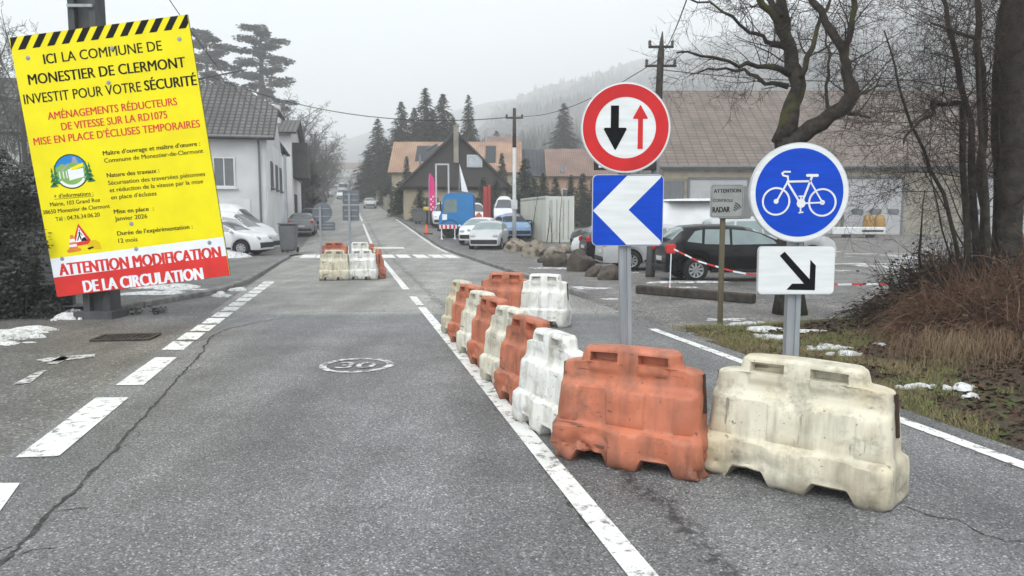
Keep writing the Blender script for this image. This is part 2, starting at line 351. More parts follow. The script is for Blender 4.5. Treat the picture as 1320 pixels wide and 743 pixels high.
M_rock = mat('boulder_rock', (.28, .245, .195), .9, c2=(.15, .125, .10), sc=3, bump=1, bsc=12, c3=(.07, .06, .05), sc3=4, lo3=.52, hi3=.62)
M_drock = mat('dark_rock', (.10, .085, .07), .9, c2=(.05, .042, .036), sc=3, bump=1, bsc=12)
M_timber = mat('dark_timber', (.035, .032, .03), .9, c2=(.07, .06, .05), sc=8)
M_wood = mat('post_wood', (.13, .11, .07), .85, c2=(.08, .07, .045), sc=10, stretch=(1, 1, .1))
M_conc = mat('grey_concrete', (.085, .087, .09), .85, c2=(.055, .057, .06), sc=4, stretch=(1, 1, .4), bump=.3)
M_glass = glass_mat('car_glass'); M_cglass = glass_mat('clear_car_glass', (.10, .13, .13), .12)
M_wglass = glass_mat('window_glass', (.045, .05, .055), .1)
M_tyre = mat('tyre_rubber', (.018, .018, .018), .85); M_rim = mat('wheel_rim', (.42, .43, .44), .35, metal=.6)
M_under = mat('underbody', (.012, .012, .012), .9)
M_chrome = mat('bright_metal', (.6, .6, .6), .25, metal=.9)
M_lamp = mat('lamp_lens', (.30, .32, .33), .12, spec=.6); M_tail = mat('tail_lens', (.5, .02, .015), .25)
M_plate = mat('number_plate', (.6, .6, .58), .5)
M_trim = mat('black_trim', (.025, .025, .027), .6)
# ================================================================== GROUND
def axis(a): return a
def terrain():
    ys = [-12, -6, -2, 0, 3, 6, 10, 15, 20, 26, 33, 36, 38, 40, 44, 47, 52, 60, 70, 80, 90, 103, 120, 135, 150, 170, 200, 230, 265, 300, 360, 420, 600, 900, 1300, 1900]
    xs = [-1500, -700, -350, -200, -130, -90, -60, -45, -34, -26, -20, -15, -11, -8, -5, -2, 0, 2, 4, 6, 8, 10, 12, 16, 20, 26, 34, 45, 60, 90, 140, 250, 500, 1000, 1800]
    mb = MB(); vs = [(x, y, gz(x, y)-.03) for y in ys for x in xs]; W = len(xs)
    fs = [(j*W+i, j*W+i+1, (j+1)*W+i+1, (j+1)*W+i) for j in range(len(ys)-1) for i in range(W-1)]
    mb.add(vs, fs); return mb
mt = mat('ground_earth', (.11, .10, .085), .95, c2=(.16, .15, .13), sc=.35, c3=(.08, .085, .05), sc3=.12, lo3=.45, hi3=.6)
struct(terrain().build('ground', mt, smooth_=True))

def strip(off0, off1, ys, dz, mb=None, mi=0, jit=0):
    mb = mb or MB(); vs = []
    for y in ys:
        a = rc(y)+off0+(random.uniform(-jit, jit) if jit else 0); b = rc(y)+off1+(random.uniform(-jit, jit) if jit else 0)
        for k in range(5):
            x = a+(b-a)*k/4; vs.append((x, y, gz(x, y)+dz))
    fs = [(j*5+i, j*5+i+1, (j+1)*5+i+1, (j+1)*5+i) for j in range(len(ys)-1) for i in range(4)]
    mb.add(vs, fs, mi); return mb
RY = [-12, -4, 0, 5, 10, 15, 20, 26, 33, 34.5, 36, 38, 40, 44, 47, 52, 60, 70, 80, 90, 103, 120, 135, 150, 170, 200, 230, 265, 300]
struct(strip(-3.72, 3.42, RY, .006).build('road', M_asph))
# paved side strip left of the edge line
def flat(name, pix, m, z=0.0, extra=None, kind=True):
    mb = MB(); pts = [G(a, b, z) for a, b in pix]; mb.add(pts, [tuple(range(len(pts)))]); o = mb.build(name, m)
    return struct(o) if kind else o
ysl = [-12, -4, 0, 5, 10, 13, 15, 20, 26, 33, 34.5, 36, 38, 40, 44, 47, 52, 60, 70]
struct(strip(-9.5, -3.72, ysl, .0).build('side_strip', M_asph2))
struct(strip(-6.2, -3.72, [70, 80, 90, 103, 120, 150, 200], .0).build('far_side_strip', M_asph2))
# parking lot and yard to the right
def sheet(name, x0f, x1, ys, dz, m, nx=8):
    mb = MB(); vs = []
    for y in ys:
        a = x0f(y)
        for k in range(nx+1):
            x = a+(x1-a)*(k/nx)**1.5; vs.append((x, y, gz(x, y)+dz))
    W = nx+1; mb.add(vs, [(j*W+i, j*W+i+1, (j+1)*W+i+1, (j+1)*W+i) for j in range(len(ys)-1) for i in range(nx)])
    return struct(mb.build(name, m))
sheet('parking_lot', lambda y: rc(y)+3.42, 75, [9.8, 12, 15, 20, 26, 33, 35, 36, 38, 40, 44, 47, 52, 60, 66], -.004, M_lot)
sheet('pavement', lambda y: rc(y)+3.6, -1.0, [24, 28, 33, 36, 38, 40, 44], .004, M_asph2, 3)
struct(strip(3.62, 5.6, [44, 47, 52, 60, 70, 80, 90, 103, 120, 150], .012).build('far_pavement', M_asph2))

# kerbs
def kerb(offs, ys, name='kerb', w=.15, h=.12):
    mb = MB(); a = None
    for i in range(len(ys)-1):
        y0, y1 = ys[i], ys[i+1]; n = max(1, int((y1-y0)/1.0))
        for k in range(n):
            ya, yb = y0+(y1-y0)*k/n+.012, y0+(y1-y0)*(k+1)/n-.012
            pa, pb = road(ya, offs), road(yb, offs); d = pb-pa
            j = random.uniform(-.006, .006)
            mb.rbox((pa+pb)/2+Vector((j, 0, h/2-.03)), (w, d.length, h+.04+j), .015, rz=atan2(d.y, d.x)-pi/2)
    return struct(mb.build(name, M_kerb))
kerb(3.55, [15.2, 20, 26, 33, 38, 47, 60, 80, 103])
# curved kerb on the left at the side street corner
kp = [G(150, 402), G(180, 396), G(230, 387), G(276, 379), G(314, 366), G(338, 352), G(356, 341), G(371, 333)]
mb = MB()
for a, b in zip(kp, kp[1:]):
    d = b-a; n = max(1, round(d.length/1.0))
    for k in range(n):
        c = a+d*((k+.5)/n); mb.rbox(c+Vector((0, 0, .045)), (.2, d.length/n-.03, .13), .02, rz=atan2(d.y, d.x)-pi/2)
o = struct(mb.build('kerb_corner', M_kerb))
# raised pavement behind that kerb
pv = [p+Vector((-.1, .1, .09)) for p in kp]
mb = MB(); far = [Vector((-9.2, 33, .09)), Vector((-30, 33, .09)), Vector((-30, 14, .09)), Vector((-8.6, 12.6, .09))]
mb.add(pv+far, [tuple(range(len(pv)+4))]); struct(mb.build('side_pavement', M_asph2))

# ---- painted markings
def line(name, off, ya, yb, w=.14, m=M_line, dz=.012, step=None):
    mb = MB(); n = max(1, int((yb-ya)/(step or 2.5))); vs = []
    for i in range(n+1):
        y = ya+(yb-ya)*i/n
        for s in (-1, 1):
            x = rc(y)+off+s*w/2*1.02+random.uniform(-.004, .004); vs.append((x, y, gz(x, y)+dz))
    mb.add(vs, [(2*i, 2*i+1, 2*i+3, 2*i+2) for i in range(n)]); return struct(mb.build(name, m))
def yat(px, py): return G(px, py).y
line('centre_line', 0, 1.6, yat(545, 397)); line('centre_line_dash', -.0, yat(545, 394), yat(535, 383))
line('far_centre_line', -.02, yat(526, 374), 62, w=.15)
line('far_centre_line', -.0, 66, 100, w=.12)
line('edge_line', 3.13, 1.2, yat(840, 425), w=.13)
# left edge: long dashes first, then short blocks closing up
def dashq(pix, name='edge_dash'):
    mb = MB(); pts = [G(a, b)+Vector((0, 0, .012)) for a, b in pix]; mb.add(pts, [tuple(range(len(pts)))]); return struct(mb.build(name, M_line))
dashq([(-70, 690), (-20, 690), (26, 625), (-14, 625)])
dashq([(20, 592), (76, 590), (166, 514), (124, 514)])
dashq([(149, 498), (185, 498), (228, 462), (200, 462)])
ox = -3.53
ya = 9.05
while ya < 18.2:
    line('edge_block', ox+.02*(ya-9), ya, ya+.62, w=.27, step=.7); ya += .76
# zebra crossing
for off in (-3.0, -2.35, .35, 1.0, 1.72, 2.4, 2.98):
    line('crossing_bar', off, 29.8, 32.4, w=.5 if off > 0 else .6, step=3)
mb = MB(); pts = [Vector((x, y, gz(x, y)+.014)) for x, y in ((-10.6, 30.2), (-8.6, 30.9), (-8.6, 31.5), (-10.6, 30.8))]
mb.add(pts, [(0, 1, 2, 3)]); struct(mb.build('give_way_line', M_line))
line('short_bar', .9, 37.5, 38.6, w=1.3)
line('crossing_far_line', 3.25, 34, 70, w=.12)
# worn roundel with its number on the near lane
def annulus(mb, c, r0, r1, z, n=40, a0=0, a1=2*pi, sx=1.0, sy=1.0):
    vs = []
    for i in range(n+1):
        a = a0+(a1-a0)*i/n
        for r in (r0, r1): vs.append((c[0]+r*cos(a)*sx, c[1]+r*sin(a)*sy, z))
    mb.add(vs, [(2*i, 2*i+1, 2*i+3, 2*i+2) for i in range(n)])
rcx = G(460, 472); mb = MB(); annulus(mb, rcx, .33, .41, .0125)
struct(mb.build('painted_roundel', M_worn))
def textmesh(s, bold=0.0, shear=0.0, spacing=1.0):
    cu = bpy.data.curves.new('lettering', 'FONT'); cu.body = s; cu.offset = bold; cu.shear = shear; cu.space_character = spacing; cu.resolution_u = 3
    ob = bpy.data.objects.new('lettering_tmp', cu); COL.objects.link(ob)
    bpy.context.view_layer.update(); dg = bpy.context.evaluated_depsgraph_get()
    me = bpy.data.meshes.new_from_object(ob.evaluated_get(dg)); bpy.data.objects.remove(ob); bpy.data.curves.remove(cu)
    vs = [v.co.copy() for v in me.vertices]; fs = [tuple(p.vertices) for p in me.polygons]; bpy.data.meshes.remove(me)
    x0 = min(v.x for v in vs); x1 = max(v.x for v in vs)
    return [(Vector((v.x-x0, v.y, 0))) for v in vs], fs, x1-x0
def add_text(mb, s, p0, p1, cap, M=None, bold=0.0, mi=0, sx=1):
    """lettering from baseline point p0 to p1 (2D), cap height cap; M maps (x, y, 0) into the object"""
    vs, fs, wd = textmesh(s, 0.0); p0 = Vector(p0); d = Vector(p1)-p0; L = d.length; e = d/L; nn = Vector((-e.y, e.x)); k = L/wd; kc = cap/.729
    out = []
    for v in vs:
        q = p0+e*(v.x*k)+nn*(v.y*kc); out.append(M(q.x, q.y) if M else (q.x, q.y, 0))
    mb.add(out, fs, mi)
    if bold:      # heavier strokes: the same letters again, shifted by a fraction of a stroke
        for i, sx_ in enumerate((-1, 1, -.5, .5)[:2 if bold < .03 else 4]):
            b2 = bold*kc*.9*sx_; o2 = []
            for v in vs:
                q = p0+e*(v.x*k+b2)+nn*(v.y*kc); w3 = Vector(M(q.x, q.y) if M else (q.x, q.y, 0)); w3 += Vector((0, -.0004*(i+1), 0)) if M and abs(w3.y) < .2 else Vector((0, 0, .0005*(i+1))); o2.append(w3)
            mb.add(o2, fs, mi)
mb = MB(); add_text(mb, '30', (rcx.x-.2, rcx.y-.17), (rcx.x+.2, rcx.y-.17), .34, M=lambda x, y: (x, y, .0125), bold=.02)
struct(mb.build('painted_number', M_worn))
# worn arrow remains on the left strip
for i, pix in enumerate([[(16, 497), (40, 494), (60, 478), (48, 480)], [(46, 465), (60, 468), (122, 461), (124, 457), (100, 459), (70, 461)], [(58, 470), (74, 470), (90, 462), (80, 460)]]):
    mb = MB(); pts = [G(a, b)+Vector((0, 0, .008)) for a, b in pix]; mb.add(pts, [tuple(range(len(pts)))]); struct(mb.build('worn_marking', M_worn))
# crack along the left of the near lane
def ribbon(pts, w, z, mb, jag=.5, sub=10):
    out = []
    for a, b in zip(pts, pts[1:]):
        for k in range(sub): out.append(a+(b-a)*k/sub)
    out.append(pts[-1]); vs = []; off = 0
    for i, p in enumerate(out):
        t = (out[min(i+1, len(out)-1)]-out[max(i-1, 0)]).normalized(); nn = Vector((-t.y, t.x, 0))
        off = .6*off+random.uniform(-1, 1)*w*.45
        q = p+nn*off; hw = w*random.uniform(.25, 1.0)*min(1, .3+2.0*min(i, len(out)-1-i)/len(out)+.4)
        vs += [q-nn*hw/2+Vector((0, 0, z)), q+nn*hw/2+Vector((0, 0, z))]
    mb.add(vs, [(2*i, 2*i+1, 2*i+3, 2*i+2) for i in range(len(out)-1)])
cp = [G(a, b) for a, b in [(-60, 790), (0, 733), (60, 672), (128, 602), (180, 545), (214, 506), (240, 478), (262, 455), (270, 436), (292, 425), (335, 416), (384, 408)]]
mb = MB(); random.seed(3); ribbon(cp, .034, .0105, mb, sub=14)
for k in range(16):
    i = random.randint(1, 7); p = cp[i].lerp(cp[i+1], random.random()); a = random.uniform(0, 2*pi)
    q = [p]; 
    for j in range(4): a += random.uniform(-.6, .6); q.append(q[-1]+Vector((cos(a), sin(a), 0))*random.uniform(.03, .07))
    ribbon(q, .012, .0098, mb, sub=3)
struct(mb.build('road_crack', M_crack))
mb = MB(); q = [G(a, b) for a, b in [(1170, 655), (1200, 668), (1235, 672), (1265, 690), (1300, 700), (1340, 702)]]; ribbon(q, .016, .0105, mb, sub=6)
q = [G(a, b) for a, b in [(700, 600), (722, 628), (742, 655), (766, 690), (800, 720), (850, 760)]]; ribbon(q, .045, .0105, mb, sub=12)
q = [G(a, b) for a, b in [(384, 404), (440, 402), (520, 402), (560, 400)]]; ribbon(q, .03, .0105, mb, sub=10)
struct(mb.build('road_crack', M_crack))
# drain grate
dg_ = G(163, 436)
t = thing('drain_grate', 'dark iron drain grate in the left side strip by the pole', 'drain', dg_+Vector((0, 0, .006)), .15)
mb = MB(); mb.rbox((0, -.24, .01), (.75, .05, .02), .005); mb.rbox((0, .24, .01), (.75, .05, .02), .005)
for s in (-1, 1): mb.rbox((s*.36, 0, .01), (.05, .43, .02), .005)
mb.build('frame', M_timber, t); mb = MB()
for k in range(9): mb.rbox((-.29+.072*k, 0, .006), (.03, .43, .012), .003)
mb.build('grid', M_timber, t)

# ---- verge on the right
def verge_h(x, y):
    return .05*mnoise.noise(Vector((x*.7, y*.7, 0)))+.025*mnoise.noise(Vector((x*3, y*3, 2)))+.012*mnoise.noise(Vector((x*9, y*9, 5)))
VF = [(-1, -12), (3.4, 0), (3.45, 4), (3.4, 9.6)]
def inverge(x, y):
    if y < -3 or y > 11.4: return 0
    e0 = rc(y)+3.42; d = x-e0
    if d < 0: return 0
    back = G(850, 405).y+(.5)*0
    top = 11.3+.05*(x-2)      # far side against the lot
    f = min(1, d/.35)*min(1, max(0, (top-y)/.4))
    return f
mb = MB(); NX, NY = 90, 110; vs = []
for j in range(NY+1):
    y = -4+15.6*(j/NY)
    for i in range(NX+1):
        x = rc(y)+3.40+(i/NX)**1.6*22
        f = inverge(x, y); mound = .16*smooth((x-rc(y)-4.2)/2.5)
        vs.append((x, y, -.035+f*(.05+.6*verge_h(x, y)+mound)))
W = NX+1; mb.add(vs, [(j*W+i, j*W+i+1, (j+1)*W+i+1, (j+1)*W+i) for j in range(NY) for i in range(NX)])
struct(mb.build('verge', M_soil, smooth_=True))
def vz(x, y): return -.035+inverge(x, y)*(.05+.6*verge_h(x, y)+.16*smooth((x-rc(y)-4.2)/2.5))
# grass blades
random.seed(11); mb = MB(); cnt = 0
while cnt < 26000:
    y = random.uniform(2.5, 11.2); x = rc(y)+3.45+abs(random.gauss(0, 1.5))
    px = 660+953*x/y
    if px > 1420: continue
    dens = mnoise.noise(Vector((x*1.1, y*1.1, 7)))+.35*mnoise.noise(Vector((x*4, y*4, 1)))
    d = x-rc(y)-3.42
    if d > 3.2 or dens < (.12 if d > .9 else -.05)+.12*(d > 1.2)+.12*(d > 1.8)-.3*(y > 8.6)*(d < 3.0): continue
    z = vz(x, y)
    for q in range(3):
        a = random.uniform(0, 2*pi); L = random.uniform(.02, .075)*(1.2 if dens > .3 else 1); lean = random.uniform(.2, 1.3)
        bx, by = x+random.uniform(-.03, .03), y+random.uniform(-.03, .03)
        dx, dy = cos(a), sin(a); wv = .0025
        p = Vector((bx, by, z-.004)); tip = p+Vector((dx*L*lean, dy*L*lean, L))
        mb.add([p+Vector((-dy*wv, dx*wv, 0)), p+Vector((dy*wv, -dx*wv, 0)), tip], [(0, 1, 2)]); cnt += 1
g = mb.build('verge_grass', M_grass); tag(g, 'short winter grass along the roadside verge', 'grass', kind='stuff')
# leaf litter and mud clods
mb = MB(); random.seed(5)
for k in range(15000):
    y = random.uniform(3.0, 10.8); x = rc(y)+3.5+random.uniform(.0, 1)**.8*5
    if 660+953*x/y > 1420: continue
    if mnoise.noise(Vector((x*1.1, y*1.1, 7))) > .12 and random.random() < .7: continue
    z = vz(x, y)+.006; s = random.uniform(.014, .045); R = Matrix.Rotation(random.uniform(0, 6.3), 3, 'Z') @ Matrix.Rotation(random.uniform(-.7, .7), 3, 'X') @ Matrix.Rotation(random.uniform(-.6, .6), 3, 'Y')
    mb.add([Vector((x, y, z))+R @ Vector(q) for q in ((-s, -s*.5, 0), (s, -s*.5, s*.3), (s*.8, s*.6, 0), (-s*.7, s*.5, s*.4))], [(0, 1, 2, 3)])
tag(mb.build('leaf_litter', M_litter), 'dark dead leaves and mud littering the verge below the brambles', 'leaf litter', kind='stuff')
# tarmac grit thrown on the verge edge + behind barriers
mb = MB()
for k in range(1600):
    y = random.uniform(2.2, 15); x = rc(y)+random.choice((random.gauss(3.35, .22), random.gauss(.5, .3) if random.random() < .5 else random.gauss(3.35, .3)))
    s = random.uniform(.003, .010); mb.ball((x, y, .006+s*.5), s, 4, sc=(1, 1, .7))
tag(mb.build('loose_grit', mat('grit', (.13, .12, .11), .9)), 'loose grit scattered along the road edges', 'grit', kind='stuff')

# ---- snow
def snow(c, rx, ry, h, rz=0.0, mb=None, seed=0):
    n, r = 26, 6; vs = [(0, 0, h)]
    for j in range(1, r+1):
        for i in range(n):
            a = 2*pi*i/n; k = 1+0.6*mnoise.noise(Vector((cos(a)*1.3, sin(a)*1.3, seed*7.3)))+0.4*mnoise.noise(Vector((cos(a)*4, sin(a)*4, seed*3.1)))
            q = j/r; vs.append((rx*q*k*cos(a), ry*q*k*sin(a), h*(1-q**3)*(1+.3*mnoise.noise(Vector((cos(a)*q*3, sin(a)*q*3, seed))))-.02*(j == r)))
    if h < .2: vs = [vs[0]]+[(x*(1+.22*mnoise.noise(Vector((x*14, y*14, seed)))*(k//26 > 2)), y*(1+.22*mnoise.noise(Vector((y*14, x*14, seed+2)))*(k//26 > 2)), z) for k, (x, y, z) in enumerate(vs[1:])]
    R = Matrix.Rotation(rz, 3, 'Z'); vs = [Vector(c)+R @ Vector(v) for v in vs]
    fs = [(0, 1+i, 1+(i+1) % n) for i in range(n)]
    for j in range(r-1):
        for i in range(n): fs.append((1+j*n+i, 1+(j+1)*n+i, 1+(j+1)*n+(i+1) % n, 1+j*n+(i+1) % n))
    mb.add(vs, fs)
def snowset(name, label, items):
    mb = MB()
    for i, (px, py, rx, ry, h) in enumerate(items):
        p = G(px, py); p.z = max(vz(p.x, p.y) if p.x > 0 and p.y < 11.3 else 0, -.005)+(.018 if p.x > 0 and p.y < 11.3 else 0); snow(p, rx, ry, h, random.uniform(-.3, .3), mb, i+len(label))
        for q in range(4 if name != 'lot_snow' else 0): a = random.uniform(0, 6.3); kk_ = random.uniform(1.15, 1.6); s_ = random.uniform(.08, .25); snow(p+Vector((cos(a)*rx*kk_, sin(a)*ry*kk_, 0)), rx*s_+.015, ry*s_+.012, h*.4, 0, mb, i+q*3.3)
    return tag(mb.build(name, M_slush if name == 'lot_snow' else M_snow, smooth_=True), label, 'snow', kind='stuff')
snowset('verge_snow', 'melting snow patches on the grass verge behind the cycle sign', [(965, 419, .28, .22, .02), (985, 428, .22, .2, .025), (1000, 437, .25, .16, .02), (1040, 434, .28, .07, .02), (935, 412, .35, .08, .01),
    (1075, 453, .2, .12, .02), (1090, 461, .13, .09, .03), (1065, 450, .12, .07, .02), (1135, 452, .06, .04, .01), (1185, 502, .13, .045, .035), (1240, 504, .10, .07, .04), (1253, 513, .05, .035, .03)])
random.seed(31)
snowset('lot_snow', 'thin slushy snow patches lying in the yard', [(712, 346, .8, .3, .02), (735, 371, .8, .22, .015), (765, 372, .5, .15, .015), (795, 385, .3, .15, .012), (800, 352, .6, .2, .03), (890, 364, 1.2, .2, .04), (880, 371, .4, .08, .02), (1020, 372, .25, .08, .015)]+
    [(random.uniform(1030, 1250), random.uniform(311, 352)**1.0, random.uniform(.15, .8), random.uniform(.1, .5), .008) for k in range(46)]+[(random.uniform(900, 1200), random.uniform(304, 311), random.uniform(.2, .9), random.uniform(.2, .6), .03) for k in range(16)])
snowset('left_snow', 'ploughed snow heaps by the wall on the left', [(8, 434, .40, .26, .09), (40, 427, .34, .18, .07), (-30, 440, .5, .35, .12), (2, 443, .3, .12, .03), (88, 411, .22, .16, .10), (96, 405, .16, .12, .08)])
snowset('pavement_snow', 'long low snow heap on the side pavement beyond the pole', [(150, 392, .4, .15, .05), (200, 384, 1.0, .4, .13), (235, 379, .9, .35, .10), (215, 376, 1.0, .5, .16), (275, 371, .5, .2, .05)])
mb = MB()
for i, (x, y, rx, ry, h) in enumerate([(-12.3, 28.6, 2.2, .8, .35), (-13.6, 28.3, 1.8, .8, .45), (-10.9, 29.3, .7, .35, .15)]): snow((x, y, .08), rx, ry, h, 0, mb, i+3)
tag(mb.build('snow_heap', M_snow, smooth_=True), 'snow heap piled in front of the parked white car on the left', 'snow heap')

# ---- hills in the fog
def hill(name, xs, d0, d1, hf, m, seed):
    mb = MB(); NXh, NYh = 60, 16; vs = []
    for j in range(NYh+1):
        t = j/NYh; d = d0+(d1-d0)*t
        for i in range(NXh+1):
            px = xs[0]+(xs[1]-xs[0])*i/NXh; u = (px-660)/953; x = u*d
            s = hf(px); z0 = gz(x, d0)-2; z = z0+(s*d1-z0)*t**1.1
            z += (6*t+1)*mnoise.noise(Vector((x*.01, d*.01, seed)))*2+1.5*mnoise.noise(Vector((x*.06, d*.06, seed+3)))*(.3+t)
            vs.append((x, d, z))
    W = NXh+1; mb.add(vs, [(j*W+i, j*W+i+1, (j+1)*W+i+1, (j+1)*W+i) for j in range(NYh) for i in range(NXh)])
    return struct(mb.build(name, m, smooth_=True))
M_hill = mat('wooded_hill', (.035, .038, .032), .95, c2=(.075, .065, .06), sc=.03, bump=0)
M_fhill = mat('far_hill', (.03, .04, .045), .95, c2=(.05, .055, .06), sc=.02)
HR = [(430, .0), (520, .06), (600, .10), (640, .145), (700, .17), (760, .19), (860, .215), (930, .24), (1040, .27), (1200, .31), (1400, .36), (1900, .42)]
HD = 1500.0
hill('hill', (430, 1800), 240, HD, lambda px: interp(px, HR), M_hill, 1)
hill('far_hill', (-900, 900), 620, 1750, lambda px: interp(px, [(-900, .2), (200, .13), (350, .105), (440, .10), (520, .12), (620, .15), (900, .2)]), M_fhill, 9)
# forest texture: spiky tree masses over the hillside
random.seed(21); mb = MB(); mb2 = MB()
for k in range(11000):
    px = 560+random.random()**.8*900; d = random.uniform(245, 1100 if random.random() < .75 else HD-10); t = (d-240)/(HD-240); u = (px-660)/953; x = u*d
    z0 = gz(x, 240)-2; z = z0+(interp(px, HR)*HD-z0)*t**1.1+(6*t+1)*mnoise.noise(Vector((x*.01, d*.01, 1)))*2
    con = mnoise.noise(Vector((x*.012, d*.012, 4))) > .05
    h = random.uniform(8, 15)*(1.15 if con else .8); r = h*(.2 if con else .42); n = 5
    if con:
        vs = [(x+r*cos(6.28*i/n), d+r*sin(6.28*i/n), z) for i in range(n)]+[(x, d, z+h)]
        mb.add(vs, [(i, (i+1) % n, n) for i in range(n)])
    else: mb2.ball((x, d, z+h*.35), r, 6, sc=(1, 1, 1.2), jit=.6)
tag(mb.build('conifer_forest', mat('far_conifers', (.022, .03, .024), .95)), 'dark conifer woods covering the foggy hillside', 'forest', kind='stuff')
tag(mb2.build('bare_forest', mat('far_bare_wood', (.075, .066, .062), .95, c2=(.05, .046, .044), sc=.1)), 'bare grey broadleaf woods covering the foggy hillside', 'forest', kind='stuff')
# ================================================================== BARRIERS
SEC_W = [(0, .185), (.02, .20), (.09, .205), (.20, .20), (.25, .194), (.272, .152), (.33, .146), (.515, .130), (.535, .100), (.56, .084), (.60, .078), (.66, .078), (.72, .078), (.765, .074), (.785, .058)]
SEC_L = [(0, .455), (.02, .475), (.18, .48), (.25, .475), (.30, .455), (.60, .435), (.655, .430), (.672, .415), (.680, .325), (.70, .315), (.765, .305), (.785, .285)]
ZS = [0, .008, .02, .04, .07, .10, .13, .16, .19, .22, .245, .262, .28, .30, .34, .38, .42, .46, .50, .515, .53, .545, .56, .575, .59, .60, .615, .63, .645, .655, .665, .674, .682, .687, .689, .70, .712, .724, .736, .747, .749, .758, .766, .774, .781, .785]
def bar_mesh(seed, dent):
    NL, NE = 120, 16; mb = MB(); rings = []; H0 = .785
    def arch(x):       # two fork openings
        best = 0
        for c in (-.205, .205):
            d = abs(x-c); best = max(best, .085*smooth((.125-d)/.05))
        return best
    for z in ZS:
        hw = interp(z, SEC_W); hl = interp(z, SEC_L); r = min(hw*.85, .06); ring = []
        per = []
        for i in range(NL): per.append((-hl+r+(2*hl-2*r)*i/(NL-1), -hw, 0, -1))
        for i in range(1, 5): a = pi/2*i/5; per.append((hl-r+r*sin(a), -hw+r-r*cos(a), sin(a), -cos(a)))
        for i in range(NE): per.append((hl, -hw+r+(2*hw-2*r)*i/(NE-1), 1, 0))
        for i in range(1, 5): a = pi/2*i/5; per.append((hl-r+r*cos(a), hw-r+r*sin(a), cos(a), sin(a)))
        for i in range(NL): per.append((hl-r-(2*hl-2*r)*i/(NL-1), hw, 0, 1))
        for i in range(1, 5): a = pi/2*i/5; per.append((-hl+r-r*sin(a), hw-r+r*cos(a), -sin(a), cos(a)))
        for i in range(NE): per.append((-hl, hw-r-(2*hw-2*r)*i/(NE-1), -1, 0))
        for i in range(1, 5): a = pi/2*i/5; per.append((-hl+r-r*cos(a), -hw+r-r*sin(a), -cos(a), -sin(a)))
        for (x, y, nx, ny) in per:
            zz = z; px_, py_ = x, y
            if z < .28: a = arch(x); zz = a+(z)*(.28-a)/.28
            # skirt lobes: the skirt bulges between the openings
            if .02 < z < .27 and abs(ny) > .5: py_ += ny*.012*cos(x*2*pi/.41)
            # hand pockets in the top block
            if abs(ny) > .9:
                for c in (-.155, .155):
                    dx = abs(x-c)
                    if dx < .086 and .688 < z < .748: py_ -= ny*.070
                    elif dx < .10 and .60 < z <= .688: py_ += ny*.016*smooth((.10-dx)/.02)*smooth((z-.60)/.05)
                # embossed plate
                if abs(x) < .075 and .345 < z < .47 and (abs(abs(x)-.07) < .008 or z > .455 or z < .36 or abs(z-.42) < .01): py_ += ny*.008
                # shallow vertical panels
                if .29 < z < .51: py_ += ny*.008*(1 if (abs(x) < .12 or abs(x) > .30) else 0)
            # step between top block and shoulder rounded down at mid
            if z > .69: zz += .004*cos(x*9)
            k = Vector((px_*3+seed*5, py_*3, zz*3)); nse = mnoise.noise(k)*.011*dent+mnoise.noise(k*3)*.005*dent+mnoise.noise(k*8)*.0015
            low = smooth((.32-z)/.3)*dent
            cr = abs(mnoise.noise(Vector((x*5+seed, z*7, y*6+seed*2))))
            nse -= low*.085*max(0, .3-cr)*(mnoise.noise(Vector((x*2, y*2, seed))) > -.1)
            ring.append((px_+nx*nse, py_+ny*nse, max(zz, 0)))
        rings.append(ring)
    n = len(rings[0]); vs = [p for r in rings for p in r]
    fs = [(j*n+i, j*n+(i+1) % n, (j+1)*n+(i+1) % n, (j+1)*n+i) for j in range(len(rings)-1) for i in range(n)]
    mb.add(vs, fs)
    # bottom and top: strips joining front and back faces
    def cap(base, top):
        f = list(range(NL)); b = list(range(NL+4+NE+4, NL+4+NE+4+NL))[::-1]
        out = []
        for i in range(NL-1): q = (base+f[i], base+b[i], base+b[i+1], base+f[i+1]); out.append(q if not top else q[::-1])
        e1 = [NL-1]+list(range(NL, NL+4+NE+4))+[NL+4+NE+4]; out.append(tuple(base+i for i in (e1 if top else e1[::-1])))
        s = NL+4+NE+4+NL; e2 = [s-1]+list(range(s, n))+[0]; out.append(tuple(base+i for i in (e2 if top else e2[::-1])))
        return out
    mb.m += [0]*0
    c = cap(0, False)+cap((len(rings)-1)*n, True); mb.f += c; mb.m += [0]*len(c)
    return mb
def make_barrier(name, seed, m, label, dent=1.0, group=None):
    t = thing(name, label, 'traffic barrier', (0, 0, 0), 0, group)
    bar_mesh(seed, dent).build('body', m, t, angle=48)
    for s in (1, -1):
        mb = MB(); vs = []
        for z, x in ((.40, .4535), (.50, .4475), (.60, .4415), (.650, .4395)):
            for y in (-.014, .014): vs += [(s*(x+.004), y, z), (s*(x-.03), y, z)]
        mb.add(vs, [(4*k, 4*k+2, 4*k+6, 4*k+4) for k in range(3)]+[(4*k, 4*k+4, 4*k+5, 4*k+1) for k in range(3)]+[(4*k+2, 4*k+3, 4*k+7, 4*k+6) for k in range(3)]); mb.build('connector_slot', M_groove, t)
    return t
GW = 'water-filled barriers linked in a row along the centre line'
def plank(p0, p1, thick=.20):
    """centre and angle of a barrier whose front foot line runs p0 -> p1"""
    d = (p1-p0); d.z = 0; c = (p0+p1)/2; nrm = Vector((-d.y, d.x, 0)).normalized(); return c+nrm*thick, atan2(d.y, d.x)
c1, a1 = plank(G(898, 618), G(1122, 660)); c2, a2 = plank(G(707, 592), G(905, 618))
b_cream = make_barrier('barrier', 1, M_cream, 'dirty cream barrier in front of the cycle sign, nearest the verge', 1.0, GW)
b_orange = make_barrier('barrier', 4, M_orange, 'scuffed orange barrier with a crumpled foot, beside the cream one in front', 1.9, GW)
